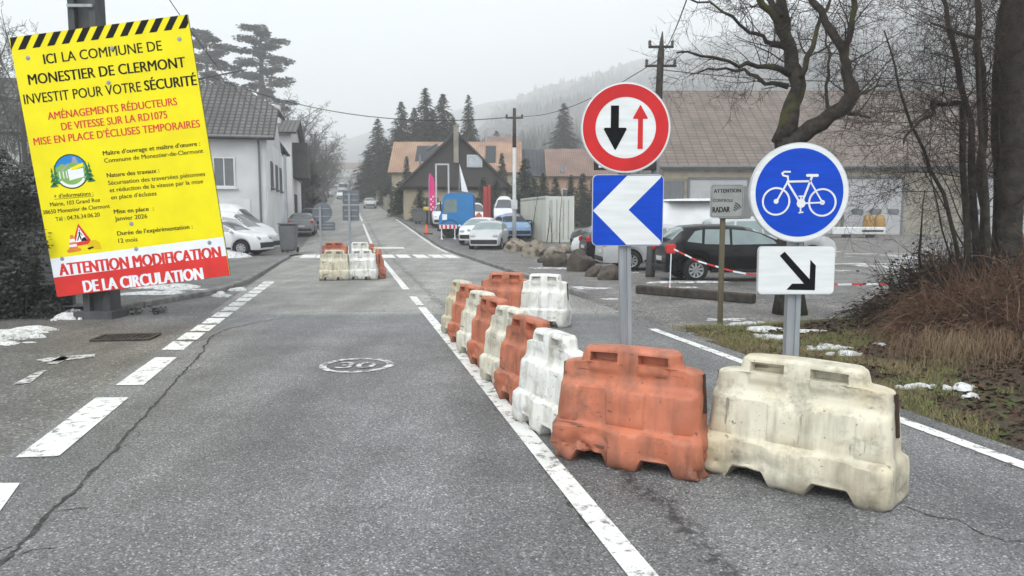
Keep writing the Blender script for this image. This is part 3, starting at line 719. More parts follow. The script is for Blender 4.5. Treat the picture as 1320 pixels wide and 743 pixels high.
b_white = make_barrier('barrier', 9, M_whitep, 'clean white barrier next to the crumpled orange one', .8, GW)
b_cream.location = c1+Vector((.09, .03, 0)); b_cream.rotation_euler.z = a1-.16; b_cream.scale = (1.22, 1.15, .99)
b_orange.location = c2+Vector((0, -.05, 0)); b_orange.rotation_euler.z = a2-.10; b_orange.scale = (1.10, 1.05, 1.0)
ends = [5.17, 5.93, 6.68, 7.52, 8.22, 8.98, 9.72]
lbl = ['clean white barrier next to the crumpled orange one', 'orange barrier right behind the clean white one in the row', 'off-white barrier third along the row on the centre line',
       'dusty orange barrier fourth along the row on the centre line', 'off-white barrier fifth along the row on the centre line', 'pinkish orange barrier sixth along the row on the centre line', 'cream barrier at the far end of the row on the centre line']
src = [b_white, b_orange, b_cream, b_orange, b_cream, b_orange, b_cream]
first = True
for i, (yn, lb) in enumerate(zip(ends, lbl)):
    yc = yn+.43; p = Vector((rc(yc)+.245+.0*i, yc, .008)); ang = RA+radians(13)-(pi if i % 2 else 0)
    if i == 0: o = b_white; o.location = p; o.rotation_euler.z = ang+pi; o.scale = (.88, .86, .98)
    elif i == 2: b_offw = make_barrier('barrier', 6, M_offw, lb, 1.1, GW); b_offw.location = p; b_offw.rotation_euler.z = ang; b_offw.scale = (.88, .84, .98); src[4] = b_offw
    else: dup(src[i], p, ang+(0 if i == 2 else .03*(i % 3)), lb, GW, (.88, .84, .98+.01*(i % 2)))
GB = 'barriers closing the back of the refuge'
dup(b_orange, ((653-660)/953*11.45, 11.45, .008), -.22, 'orange barrier across the back of the refuge, left of the white one', GB, (.9, .9, 1))
dup(b_white, ((703-660)/953*11.15, 11.15, .008), -.35, 'white barrier with dark scuffed foot at the back right corner of the refuge', GB, (.80, .95, 1.0))
GI = 'barriers round the second refuge down the road'
def isl(srcb, px, Y, ang, lb, sc=(1, 1, 1)):
    X = (px-660)/953*Y; dup(srcb, (X, Y, .008), ang, lb, GI, sc)
isl(b_cream, 431, 19.3, .04, 'cream barrier at the front left of the far refuge', (.82, 1, 1)); isl(b_white, 467, 19.5, .0, 'white barrier at the front right of the far refuge', (.82, 1, 1))
isl(b_orange, 488, 20.1, RA, 'orange barrier seen end-on at the right side of the far refuge', (.8, .9, 1)); isl(b_cream, 485, 21.1, RA, 'cream barrier behind the end-on orange one on the far refuge', (.8, .9, 1))
isl(b_orange, 431, 25.2, .05, 'orange barrier at the back left of the far refuge', (1, 1, 1)); isl(b_white, 464, 25.2, 0, 'white barrier at the back right of the far refuge', (.9, 1, 1))
isl(b_orange, 479, 24.0, RA, 'orange barrier along the back right side of the far refuge', (.8, .9, 1))
# small orange cap and scraps near the barrier feet

# ================================================================== SIGNS
def disc(mb, c, r0, r1, y, th=.001, n=72, mi=0, sx=1):
    """flat annulus in the x-z plane facing -y with thickness th"""
    vs = []
    for yy in (y, y+th):
        for r in (r0, r1):
            for k in range(n): vs.append((c[0]+r*cos(2*pi*k/n)*sx, yy, c[1]+r*sin(2*pi*k/n)))
    fs = []
    for k in range(n):
        q = (k+1) % n
        fs += [(k, q, n+q, n+k), (n+k, n+q, 3*n+q, 3*n+k)]
        if r0 > 0: fs.append((k, 2*n+k, 2*n+q, q))
    mb.add(vs, fs, mi)
def strip2(mb, pts, w, y, th=.001, mi=0, cap=True):
    """thick polyline in x-z with mitred joins and round caps"""
    P = [Vector((a, b)) for a, b in pts]; n = len(P); L = []; R = []
    for i in range(n):
        d0 = (P[i]-P[i-1]).normalized() if i else (P[1]-P[0]).normalized(); d1 = (P[i+1]-P[i]).normalized() if i < n-1 else d0
        t = (d0+d1).normalized(); nn = Vector((-t.y, t.x)); k = w/2/max(.35, nn.dot(Vector((-d1.y, d1.x)))); L.append(P[i]+nn*k); R.append(P[i]-nn*k)
    mb.prism([tuple(p) for p in R]+[tuple(p) for p in L[::-1]], y, y+th, mi)
    if cap:
        for p in (P[0], P[-1]): mb.prism([(p.x+w/2*cos(2*pi*k/12), p.y+w/2*sin(2*pi*k/12)) for k in range(12)], y+.0003, y+th, mi)
def rrect(w_, h_, r, n=6):
    out = []
    for cx, cy, a0 in ((w_/2-r, -h_/2+r, -pi/2), (w_/2-r, h_/2-r, 0), (-w_/2+r, h_/2-r, pi/2), (-w_/2+r, -h_/2+r, pi)):
        for k in range(n+1): a = a0+pi/2*k/n; out.append((cx+r*cos(a), cy+r*sin(a)))
    return out
def sh(poly, dx, dz): return [(x+dx, z+dz) for x, z in poly]
def sign_post(parent, top, w_=.08, d_=.05, m=M_galv, name='post', dx=0, ang=0):
    mb = MB(); a, b = w_/2, d_/2; c = .012
    # omega profile post with a shallow front channel
    prof = [(-a, -b), (-a*.3, -b), (-a*.24, -b+c), (a*.24, -b+c), (a*.3, -b), (a, -b), (a, b), (-a, b)]
    vs = [(x+dx, y, 0) for x, y in prof]+[(x+dx+sin(ang)*top, y, top) for x, y in prof]; n = len(prof)
    mb.add(vs, [tuple(range(n-1, -1, -1)), tuple(range(n, 2*n))]+[(k, (k+1) % n, (k+1) % n+n, k+n) for k in range(n)])
    return mb.build(name, m, parent)
# -- first sign assembly: priority over oncoming traffic + direction chevron
D1 = 5.5; pc = at(804.5, 166.5, D1); pq = at(807.5, 271.5, D1); pb = at(810, 440, D1)
root = thing('priority_sign', 'round red-rimmed priority sign with two arrows above a blue and white chevron board', 'road sign', (pb.x, D1, 0))
top = pc.z+.25; sl = atan2(pc.x-pb.x-.0, pc.z-pb.z)
sign_post(root, top, .085, .06, ang=sl*.8)
X0, Z0 = pc.x-pb.x, pc.z; R = .325
dsk = MB(); disc(dsk, (X0, Z0), 0, R, -.075, .028); dn = dsk.build('sign_disc', M_signgrey, root)
mb = MB(); disc(mb, (X0, Z0), 0, R-.006, -.0775, .002); mb.build('white_face', M_white, dn)
mb = MB(); disc(mb, (X0, Z0), R*143/213, R*203/213, -.0795, .0015); mb.build('red_ring', M_red, dn)
k = R/213
def rot(P, a=0): return [(X0+(x*cos(a)-z*sin(a))*k, Z0+(x*sin(a)+z*cos(a))*k) for x, z in P]
mb = MB(); mb.prism(rot([(-71, 103), (-33, 103), (-33, 0), (0, 0), (5, -7), (-46, -103), (-51, -103), (-104, -7), (-99, 0), (-71, 0)]), -.0795, -.078); mb.build('black_arrow', M_black, dn)
mb = MB(); mb.prism(rot([(57, -99), (82, -99), (81, 41), (103, 41), (103, 46), (70, 104), (66, 104), (34, 46), (34, 41), (58, 41)]), -.0795, -.078); mb.build('red_arrow', M_red, dn)
# chevron board
xq, zq = pq.x-pb.x, pq.z; S = .52; kk = S/288
bd = MB(); bd.prism(sh(rrect(S, S, .04), xq, zq), -.062, -.035); bo = bd.build('chevron_board', M_signgrey, root)
mb = MB(); mb.prism(sh(rrect(S-.01, S-.01, .036), xq, zq), -.0645, -.0625); mb.build('blue_face', M_blue, bo)
ch = [(-4, 139), (134, 139), (128, 128), (3, 2), (134, -122), (136, -134), (128, -139), (-4, -139), (-141, -1)]
mb = MB(); mb.prism([(xq+x*kk, zq+z*kk) for x, z in ch][::-1], -.0665, -.0647); mb.build('white_chevron', M_white, bo)
for zz in (Z0+.12, Z0-.12, zq+.14, zq-.14):
    mb = MB(); mb.rbox((xq*.6, -.031, zz), (.16, .02, .035), .004); mb.build('clamp', M_galv, root)
# -- cycle sign
D2 = 5.0; pc = at(1024.7, 249, D2); pq = at(1022, 348, D2); pb = at(1018, 470, D2)
root = thing('cycle_sign', 'round blue cycle track sign with white bicycle above a white plate with black arrow', 'road sign', (pb.x, D2, 0))
X0, Z0 = pc.x-pb.x, pc.z; R = .328
sign_post(root, Z0+.25, .09, .06, ang=.004)
dsk = MB(); disc(dsk, (X0, Z0), 0, R, -.075, .028); dn = dsk.build('sign_disc', M_signgrey, root)
mb = MB(); disc(mb, (X0, Z0), 0, R-.006, -.0775, .002); mb.build('white_face', M_white, dn)
mb = MB(); disc(mb, (X0, Z0), 0, R*.885, -.0795, .0015); mb.build('blue_field', M_blue, dn)
k = R/193; Q = lambda P: [(X0+x*k, Z0+z*k) for x, z in P]
mb = MB(); y = -.0815
for c in ((-90, -34), (90, -38)):
    cc = Q([c])[0]; disc(mb, cc, 48*k, 55*k, y, .0015); disc(mb, cc, 0, 9.5*k, y, .0015, 20)
for P, ww in (([(-90, -34), (-84, -26), (-46, 45), (-48, 62), (-66, 66), (-70, 74), (-62, 80), (-40, 80)], 7), ([(-49, 42), (42, 44)], 8), ([(-47, 38), (3, -40)], 8), ([(46, 62), (10, -40)], 8), ([(42, 40), (90, -38)], 6), ([(8, -42), (90, -38)], 6),
              ([(28, 66), (66, 66)], 11), ([(6, -14), (6, -76)], 6), ([(-2, -14), (14, -14)], 5), ([(0, -78), (16, -76)], 5)):
    strip2(mb, Q(P), ww*k, y-.0001*ww, .0014)
disc(mb, Q([(7, -42)])[0], 0, 17*k, y-.0016, .0014, 24)
mb.build('white_bicycle', M_white, dn)
xq, zq = pq.x-pb.x, pq.z; kk = .328/193
bd = MB(); bd.prism(sh(rrect(302*kk, 190*kk, .03), xq, zq), -.062, -.035); bo = bd.build('arrow_plate', M_signgrey, root)
mb = MB(); mb.prism(sh(rrect(297*kk, 185*kk, .028), xq, zq), -.0645, -.0625); mb.build('white_face', M_white, bo)
AR = [(-49, 74), (-68, 58), (31, -52), (-15, -52), (-37, -76), (75, -78), (75, 20), (53, 42), (53, -35)]
mb = MB(); mb.prism([(xq+x*kk, zq+z*kk) for x, z in AR][::-1], -.0665, -.0647); mb.build('black_arrow', M_black, bo)
for zz in (Z0+.12, Z0-.12, zq): mb = MB(); mb.rbox((xq*.7, -.031, zz), (.17, .02, .035), .004); mb.build('clamp', M_galv, root)
# -- radar sign on wooden post
gb = G(928, 417); D3 = gb.y; pc = at(935.5, 258, D3)
root = thing('radar_sign', 'grey speed camera warning plate lettered in black on a wooden post in the verge', 'road sign', (gb.x, D3, -.02))
mb = MB(); mb.rbox((0, 0, (pc.z+.2)/2), (.072, .072, pc.z+.2), .006); mb.build('post', M_wood, root)
xq, zq = pc.x-gb.x, pc.z; M_rad = mat('grey_plate', (.32, .33, .32), .5, c2=(.26, .27, .265), sc=6)
mb = MB(); mb.prism(sh(rrect(.505, .505, .04), xq, zq), -.075, -.05); pl = mb.build('plate', M_rad, root)
mb = MB(); mb.prism(sh(rrect(.505, .50, .04), xq+.13, zq-.02), -.048, -.040); mb.build('back_plate', mat('grey_plate_back', (.25, .26, .255), .5), root)
mb = MB(); n_ = len(rrect(.47, .47, .035)); o1 = sh(rrect(.475, .475, .035), xq, zq); o2 = sh(rrect(.462, .462, .03), xq, zq)
mb.add([(x, -.0765, z) for x, z in o1+o2], [(i, (i+1) % n_, n_+(i+1) % n_, n_+i) for i in range(n_)])
mb.build('border', M_signback, pl)
mm = lambda x, z: (xq+x, -.0768, zq+z); mb = MB()
add_text(mb, 'ATTENTION', (-.205, .125), (.205, .135), .058, mm, .035); mb.build('text_line', M_black, pl); mb = MB(); add_text(mb, 'CONTROLE', (-.215, -.01), (.09, -.012), .046, mm, .016); mb.build('text_line', M_black, pl); mb = MB(); add_text(mb, 'RADAR', (-.215, -.175), (.045, -.165), .09, mm, .035)
mb.build('text_line', M_black, pl); mb = MB()
for i in range(4):
    r = .04+.034*i; pts = [(.095+r*cos(a)*.9, -.165+r*sin(a)+.0) for a in [radians(q) for q in range(28, 82, 8)]]
    strip2(mb, [(xq+x+.0, zq+z) for x, z in pts], .016, -.0768, .0005)
mb.build('radar_waves', M_black, pl)

# ================================================================== BIG YELLOW NOTICE on the concrete pole
DP = G(124, 411).y; px_ = G(124, 411).x
pole = thing('concrete_pole', 'thick dark concrete pole standing behind the yellow notice', 'utility pole', (px_, DP+.2, 0))
PH = 9.0; mb = MB(); wb, wt = .44, .36
for s in (-1, 1): mb.box((s*(wb/2-.055), 0, PH/2), (.11, .34, PH), taper=.84)
mb.box((0, .0, PH/2), (wb-.2, .12, PH-.01), taper=.9); mb.build('shaft', M_conc, pole)
mb = MB(); mb.rbox((0, -.19, 4.95), (.40, .03, .05), .005); mb.build('strap', M_galv, pole)
mb = MB(); mb.box((0, -.05, .05), (.62, .5, .14)); mb.build('footing', M_conc, pole)
DS = DP-.06; sc_ = at(156, 202, DS)
notice = thing('notice_board', 'large yellow public works notice with black and red lettering, tilted on the concrete pole', 'notice board', (sc_.x, DS-.02, sc_.z))
PXM = 953/(DS*cos(PITCH)-(sc_.z-CH)*sin(PITCH))
SW, SH = 231.5, 337.0; notice.rotation_euler = (0, -radians(7.2), 0); notice.scale = (.988, 1, .988); notice.location.z -= .03; notice.location.x += .015
ex = Vector((229, -34)).normalized(); eyv = Vector((45, 334))/337
def S(px, py):       # photo pixel -> metres in the board's own frame (x right, z up), origin at centre
    d = Vector((px-19, py-52)); det = ex.x*eyv.y-ex.y*eyv.x
    u = (d.x*eyv.y-d.y*eyv.x)/det; v = (ex.x*d.y-ex.y*d.x)/det; return ((u-SW/2)/PXM, (SH/2-v)/PXM)
def ZA(zx, zy): return S(zx/3.229, zy/3.229)          # from the first enlargement
def ZB(zx, zy): return S(zx/3.229, 200+zy/3.229)
hwid, hhei = SW/2/PXM, SH/2/PXM; u1 = 1/PXM
mb = MB(); mb.box((0, 0, 0), (2*hwid, .02, 2*hhei)); bp = mb.build('panel', M_yellow, notice)
mb = MB(); mb.box((0, .015, 0), (2*hwid+.01, .008, 2*hhei+.01)); mb.build('wood_backing', M_wood, notice)
v1 = (SH/2-286)/PXM; v2 = (SH/2-311)/PXM
mb = MB(); mb.box((0, -.0115, (v1+v2)/2), (2*hwid-.002, .002, v1-v2)); mb.build('white_band', M_swhite, bp)
mb = MB(); mb.box((0, -.0115, (v2-hhei)/2), (2*hwid-.002, .002, v2+hhei)); mb.build('red_band', M_sred, bp)
mb = MB(); hs_ = 16.5*u1; per = 2*hwid/12.2; x = -hwid-per*.55
while x < hwid+.01:      # slanted warning stripes clipped to the board
    a, b, s = x, x+per*.52, per*.62
    poly = [(a, hhei-hs_), (b, hhei-hs_), (b+s, hhei-.001), (a+s, hhei-.001)]
    if a < -hwid:
        t0 = (-hwid-a)/s; zl = hhei-hs_+hs_*min(1, t0); tb = (-hwid-b)/s
        poly = [(-hwid, zl), (-hwid, hhei-hs_) , (max(b, -hwid), hhei-hs_), (b+s, hhei-.001), (max(a+s, -hwid), hhei-.001)] if b > -hwid else [(-hwid, hhei-hs_+hs_*tb), (b+s, hhei-.001), (max(a+s, -hwid), hhei-.001)]
    if b+s > hwid:
        lim = lambda zt, base: base+s*(zt-(hhei-hs_))/hs_
        zr = hhei-hs_+hs_*(hwid-b)/s if b < hwid else hhei-hs_
        zt = hhei-hs_+hs_*(hwid-a)/s
        poly = [(a, hhei-hs_), (min(b, hwid), hhei-hs_), (hwid, zr)]+([(hwid, hhei-.001), (a+s, hhei-.001)] if a+s < hwid else [(hwid, min(zt, hhei-.001))])
        if a >= hwid: break
    mb.add([(p[0], -.0122, p[1]) for p in poly], [tuple(range(len(poly)))]); x += per
mb.build('warning_stripes', M_black, bp)
mp2 = lambda x, z: (x, -.0126, z)
def wl(mb, s, a, b, cap, bold=0.0, Z=ZA): add_text(mb, s, Z(*a), Z(*b), cap*1.06/3.229*u1, mp2, max(.012, bold*1.3))
def tl(s, a, b, cap, bold=0.0, Z=ZA, m=None, nm='text_line'):
    q = MB(); wl(q, s, a, b, cap, bold, Z); q.build(nm, m or M_black, bp)
tl('ICI', (203, 272), (253, 265), 40, .022); tl('LA COMMUNE DE', (279, 261), (693, 205), 40)
tl('MONESTIER DE CLERMONT', (135, 358), (788, 271), 42, .02)
tl('INVESTIT POUR VOTRE', (112, 438), (601, 374), 40); tl('SÉCURITÉ', (616, 371), (832, 343), 41, .024)
tl('AMÉNAGEMENTS RÉDUCTEURS', (207, 500), (748, 427), 31, .018, m=M_sred); tl('DE VITESSE SUR LA RD1075', (262, 542), (705, 482), 31, .018, m=M_sred); tl('MISE EN PLACE D’ÉCLUSES TEMPORAIRES', (143, 607), (840, 516), 31, .018, m=M_sred)
tl('Maître d’ouvrage et maître d’œuvre :', (430, 642), (838, 592), 18, .02); tl('Commune de Monestier-de-Clermont', (434, 673), (850, 622), 18)
for s, a, b, bo_ in (('Nature des travaux :', (442, 88), (663, 62), 1), ('Sécurisation des traversées piétonnes', (446, 120), (855, 72), 0), ('et réduction de la vitesse par la mise', (451, 150), (845, 103), 0), ('en place d’écluses', (456, 180), (648, 158), 0),
                     ('Mise en place  :', (465, 240), (633, 222), 1), ('Janvier 2026', (468, 270), (605, 255), 0), ('Durée de l’expérimentation :', (476, 332), (795, 295), 1), ('12 mois', (479, 363), (560, 354), 0)):
    tl(s, a, b, 18, .02 if bo_ else 0, ZB)
for s, a, b in (('+ d’informations :', (215, 180), (382, 163)), ('Mairie, 103 Grand Rue', (197, 215), (408, 190)), ('38650 Monestier de Clermont', (165, 249), (449, 215)), ('Tél : 04.76.34.06.20', (217, 277), (405, 252))):
    tl(s, a, b, 17, .004, ZB)
p, q = ZB(215, 185), ZB(382, 168); mb = MB(); mb.add([(p[0], -.0126, p[1]), (q[0], -.0126, q[1]), (q[0], -.0126, q[1]+.006), (p[0], -.0126, p[1]+.006)], [(0, 1, 2, 3)]); mb.build('underline', M_black, bp)
tl('ATTENTION MODIFICATION', (225, 508), (912, 418), 50, .04, ZB, M_sred); tl('DE LA CIRCULATION', (325, 578), (833, 510), 50, .04, ZB, M_swhite)
# commune emblem: round landscape with fir trees at the sides
ec = S(90.5, 220.5); er = 22.5*u1
def flatpoly(mb, P, y): mb.add([(ec[0]+x*er, y, ec[1]+z*er) for x, z in P], [tuple(range(len(P)))])
def arcp(a0, a1, r=.93, n=16): return [(r*cos(radians(a0+(a1-a0)*i/n)), r*sin(radians(a0+(a1-a0)*i/n))) for i in range(n+1)]
M_eg = mat('emblem_green', (.22, .42, .10), .5); M_dg = mat('emblem_dark_green', (.02, .16, .06), .5); M_sky = mat('emblem_sky', (.02, .24, .62), .5); M_gr = mat('emblem_grey', (.35, .35, .38), .5)
mb = MB(); flatpoly(mb, arcp(0, 360, 1.0, 40), -.0122); em = mb.build('emblem', M_black, bp)
mb = MB(); flatpoly(mb, arcp(0, 360, .94, 40), -.0126); mb.build('emblem_ground', M_eg, em)
mb = MB(); flatpoly(mb, arcp(15, 165, .94), -.0130); mb.build('emblem_sky', M_sky, em)
mb = MB(); flatpoly(mb, [(-.9, .25), (-.5, .5), (-.15, .38), (.1, .55), (.5, .42), (.9, .25), (.6, .1), (-.6, .1)], -.0133); mb.build('emblem_hills', M_eg, em)
mb = MB(); flatpoly(mb, [(.12, .45), (.2, .78), (.32, .84), (.4, .7), (.5, .45)], -.0136); flatpoly(mb, [(-.6, .1), (-.1, .5), (-.05, .44), (-.55, .02)], -.0136); mb.build('emblem_rock', M_gr, em)
mb = MB(); flatpoly(mb, [(-.05, .2), (.75, .42), (.78, .22), (.1, .05)], -.0139); mb.build('emblem_field', M_yellow, em)
mb = MB(); flatpoly(mb, [(-.2, .12), (.05, .18), (.05, .06), (.72, .12), (.7, -.38), (-.18, -.5)], -.0142); flatpoly(mb, arcp(215, 325, .92)+arcp(325, 215, .76), -.0139)
for x in (-.72, -.5, -.32): flatpoly(mb, [(x, .05), (x+.06, .08), (x+.06, -.35), (x, -.35)], -.0141)
mb.build('emblem_buildings', M_swhite, em)
for x, hz in ((-1.12, .38), (-.92, .52), (1.08, .42), (.9, .52)):
    mb = MB()
    for i in range(4): z = hz-.28*i; r = .07+.06*i; flatpoly(mb, [(x-r, z-.3), (x+r, z-.3), (x, z)], -.0145-.0001*i)
    mb.build('emblem_fir', M_dg, em)
# road works pictogram, cone and helmet
def SP(P): return [S(a, b) for a, b in P]
def fp(mb, P, y): mb.add([(x, y, z) for x, z in SP(P)][::-1], [tuple(range(len(P)))])
mb = MB(); fp(mb, [(96, 288), (111, 308), (112, 312), (108, 315), (91, 318), (88, 315)], -.0122); wk = mb.build('works_symbol', M_sred, bp)
mb = MB(); fp(mb, [(96.6, 293), (108, 310), (92, 313)], -.0126); mb.build('symbol_face', M_swhite, wk)
mb = MB(); fp(mb, [(101, 307), (104.5, 305.5), (108, 310), (99, 311.5)], -.0130)
for P in ([(96, 299), (98, 298.6), (98.6, 303), (96.6, 303.6)], [(96.8, 303), (98.4, 303), (100.2, 309), (98.6, 309.6)], [(96.4, 303), (97.6, 304), (95.2, 310.6), (93.8, 310.4)], [(98, 300), (98.6, 299.4), (101.6, 303.2), (101, 304)], [(96.2, 296.3), (97.6, 295.8), (98.2, 297.6), (96.8, 298)]): fp(mb, P, -.0130)
mb.build('symbol_digger', M_black, wk)
M_or = mat('cone_print', (.72, .22, .03), .5)
mb = MB(); fp(mb, [(85, 303.5), (88.5, 303), (95, 320), (99, 321), (98, 324), (82, 327), (79.5, 324.5), (83, 322)], -.0134); cn = mb.build('cone_print', M_or, bp)
mb = MB(); fp(mb, [(84.5, 309), (90.5, 308), (92, 312), (84, 313.5)], -.0138); fp(mb, [(83.5, 316.5), (93, 315), (94, 318), (83, 319.6)], -.0138); mb.build('cone_bands', M_swhite, cn)
mb = MB(); fp(mb, [(107, 321), (108, 315), (112, 310), (118, 309), (123, 312), (125, 318), (126, 321)], -.0134); hm = mb.build('helmet_print', mat('helmet_yellow', (.72, .5, .0), .4), bp)
mb = MB(); fp(mb, [(107, 320), (114, 317.5), (116, 319), (109, 322.3)], -.0138); mb.build('helmet_brim', M_black, hm)
for a, b in ((42, 77), (237, 49), (150, 62.5), (144, 106), (166, 287), (171, 320), (267.6, 309.6), (73, 335)):
    x, z = S(a, b); mb = MB(); mb.lathe([(0, -.024), (.016, -.022), (.02, -.0125)], (x, 0, z), 'y', 10); mb.lathe([(0, -.0135), (.034, -.0135), (.036, -.0122)], (x, 0, z), 'y', 12); mb.build('bolt', M_galv, bp)
# ================================================================== VEHICLES
def paint(name, c, rough=.3): return mat(name, c, rough, c2=tuple(x*.85 for x in c), sc=1.5, spec=.6)
P_black = mat('black_paint', (.006, .006, .007), .16, sc=1.5, spec=.22); P_wh = paint('white_car_paint', (.62, .63, .64)); P_si = paint('silver_paint', (.42, .43, .44)); P_gr = paint('grey_paint', (.2, .205, .21))
P_dg = paint('dark_paint', (.04, .042, .048)); P_bl = paint('pale_blue_paint', (.13, .25, .42)); P_truck = paint('blue_truck_paint', (.0, .16, .42))
PROFS = {
 'hatch': dict(L=3.95, W=1.68, H=1.45, top=[(-1.975, .50), (-1.96, .72), (-1.90, .95), (-1.78, 1.12), (-1.58, 1.34), (-1.42, 1.42), (-1.0, 1.455), (-.4, 1.46), (.1, 1.42), (.42, 1.33), (.75, 1.16), (1.08, .98), (1.2, .95), (1.6, .87), (1.85, .74), (1.95, .58), (1.975, .45)],
   ws=(.30, 1.0), rg=(-1.80, -1.50), wheels=(-1.22, 1.22), belt=.93, sw=[[(-.30, .95), (.86, .97), (.78, 1.07), (.42, 1.27), (.15, 1.345), (-.26, 1.37)], [(-1.02, .97), (-.36, .955), (-.33, 1.372), (-.95, 1.36)], [(-1.45, 1.03), (-1.08, .985), (-1.03, 1.33), (-1.22, 1.29)]]),
 'sedan': dict(L=4.4, W=1.7, H=1.42, top=[(-2.2, .5), (-2.18, .75), (-2.1, .93), (-1.6, .98), (-1.45, 1.02), (-1.0, 1.33), (-.8, 1.39), (-.2, 1.42), (.25, 1.39), (.5, 1.31), (1.1, .99), (1.25, .95), (1.8, .86), (2.1, .72), (2.19, .58), (2.2, .45)],
   ws=(.42, 1.05), rg=(-1.42, -1.0), wheels=(-1.35, 1.32), belt=.92, sw=[[(-.18, .94), (1.0, .97), (.55, 1.25), (.3, 1.32), (-.15, 1.34)], [(-1.15, .97), (-.24, .945), (-.22, 1.34), (-.9, 1.30)]]),
 'van': dict(L=4.4, W=1.8, H=1.85, top=[(-2.2, .5), (-2.19, .8), (-2.17, 1.3), (-2.12, 1.72), (-2.0, 1.82), (-1.2, 1.86), (.2, 1.85), (.55, 1.78), (.9, 1.5), (1.3, 1.15), (1.45, 1.09), (1.9, .95), (2.1, .8), (2.19, .62), (2.2, .45)],
   ws=(.62, 1.28), rg=(-2.175, -2.135), wheels=(-1.35, 1.4), belt=1.05, sw=[[(.1, 1.08), (1.25, 1.1), (1.0, 1.36), (.72, 1.58), (.12, 1.62)]]),
 'bigvan': dict(L=5.2, W=1.95, H=2.3, top=[(-2.6, .5), (-2.59, 1.0), (-2.57, 2.0), (-2.5, 2.24), (-2.3, 2.3), (0, 2.3), (.8, 2.25), (1.15, 2.05), (1.6, 1.6), (1.95, 1.28), (2.1, 1.2), (2.4, 1.05), (2.55, .85), (2.59, .6), (2.6, .45)],
   ws=(1.2, 1.9), rg=(-2.58, -2.56), wheels=(-1.7, 1.75), belt=1.2, sw=[[(.7, 1.23), (1.85, 1.25), (1.5, 1.6), (1.25, 1.85), (.75, 1.88)]]),
 'suv': dict(L=4.5, W=1.8, H=1.65, top=[(-2.25, .55), (-2.23, .85), (-2.15, 1.08), (-2.0, 1.35), (-1.85, 1.56), (-1.4, 1.64), (-.2, 1.66), (.3, 1.6), (.6, 1.5), (1.15, 1.13), (1.3, 1.09), (1.9, 1.0), (2.15, .85), (2.24, .65), (2.25, .5)],
   ws=(.48, 1.08), rg=(-2.1, -1.9), wheels=(-1.38, 1.4), belt=1.03, sw=[[(-.25, 1.06), (1.0, 1.08), (.6, 1.4), (.35, 1.5), (-.22, 1.53)], [(-1.2, 1.07), (-.31, 1.06), (-.28, 1.53), (-1.1, 1.52)], [(-1.8, 1.12), (-1.28, 1.08), (-1.18, 1.51), (-1.6, 1.46)]]),
}
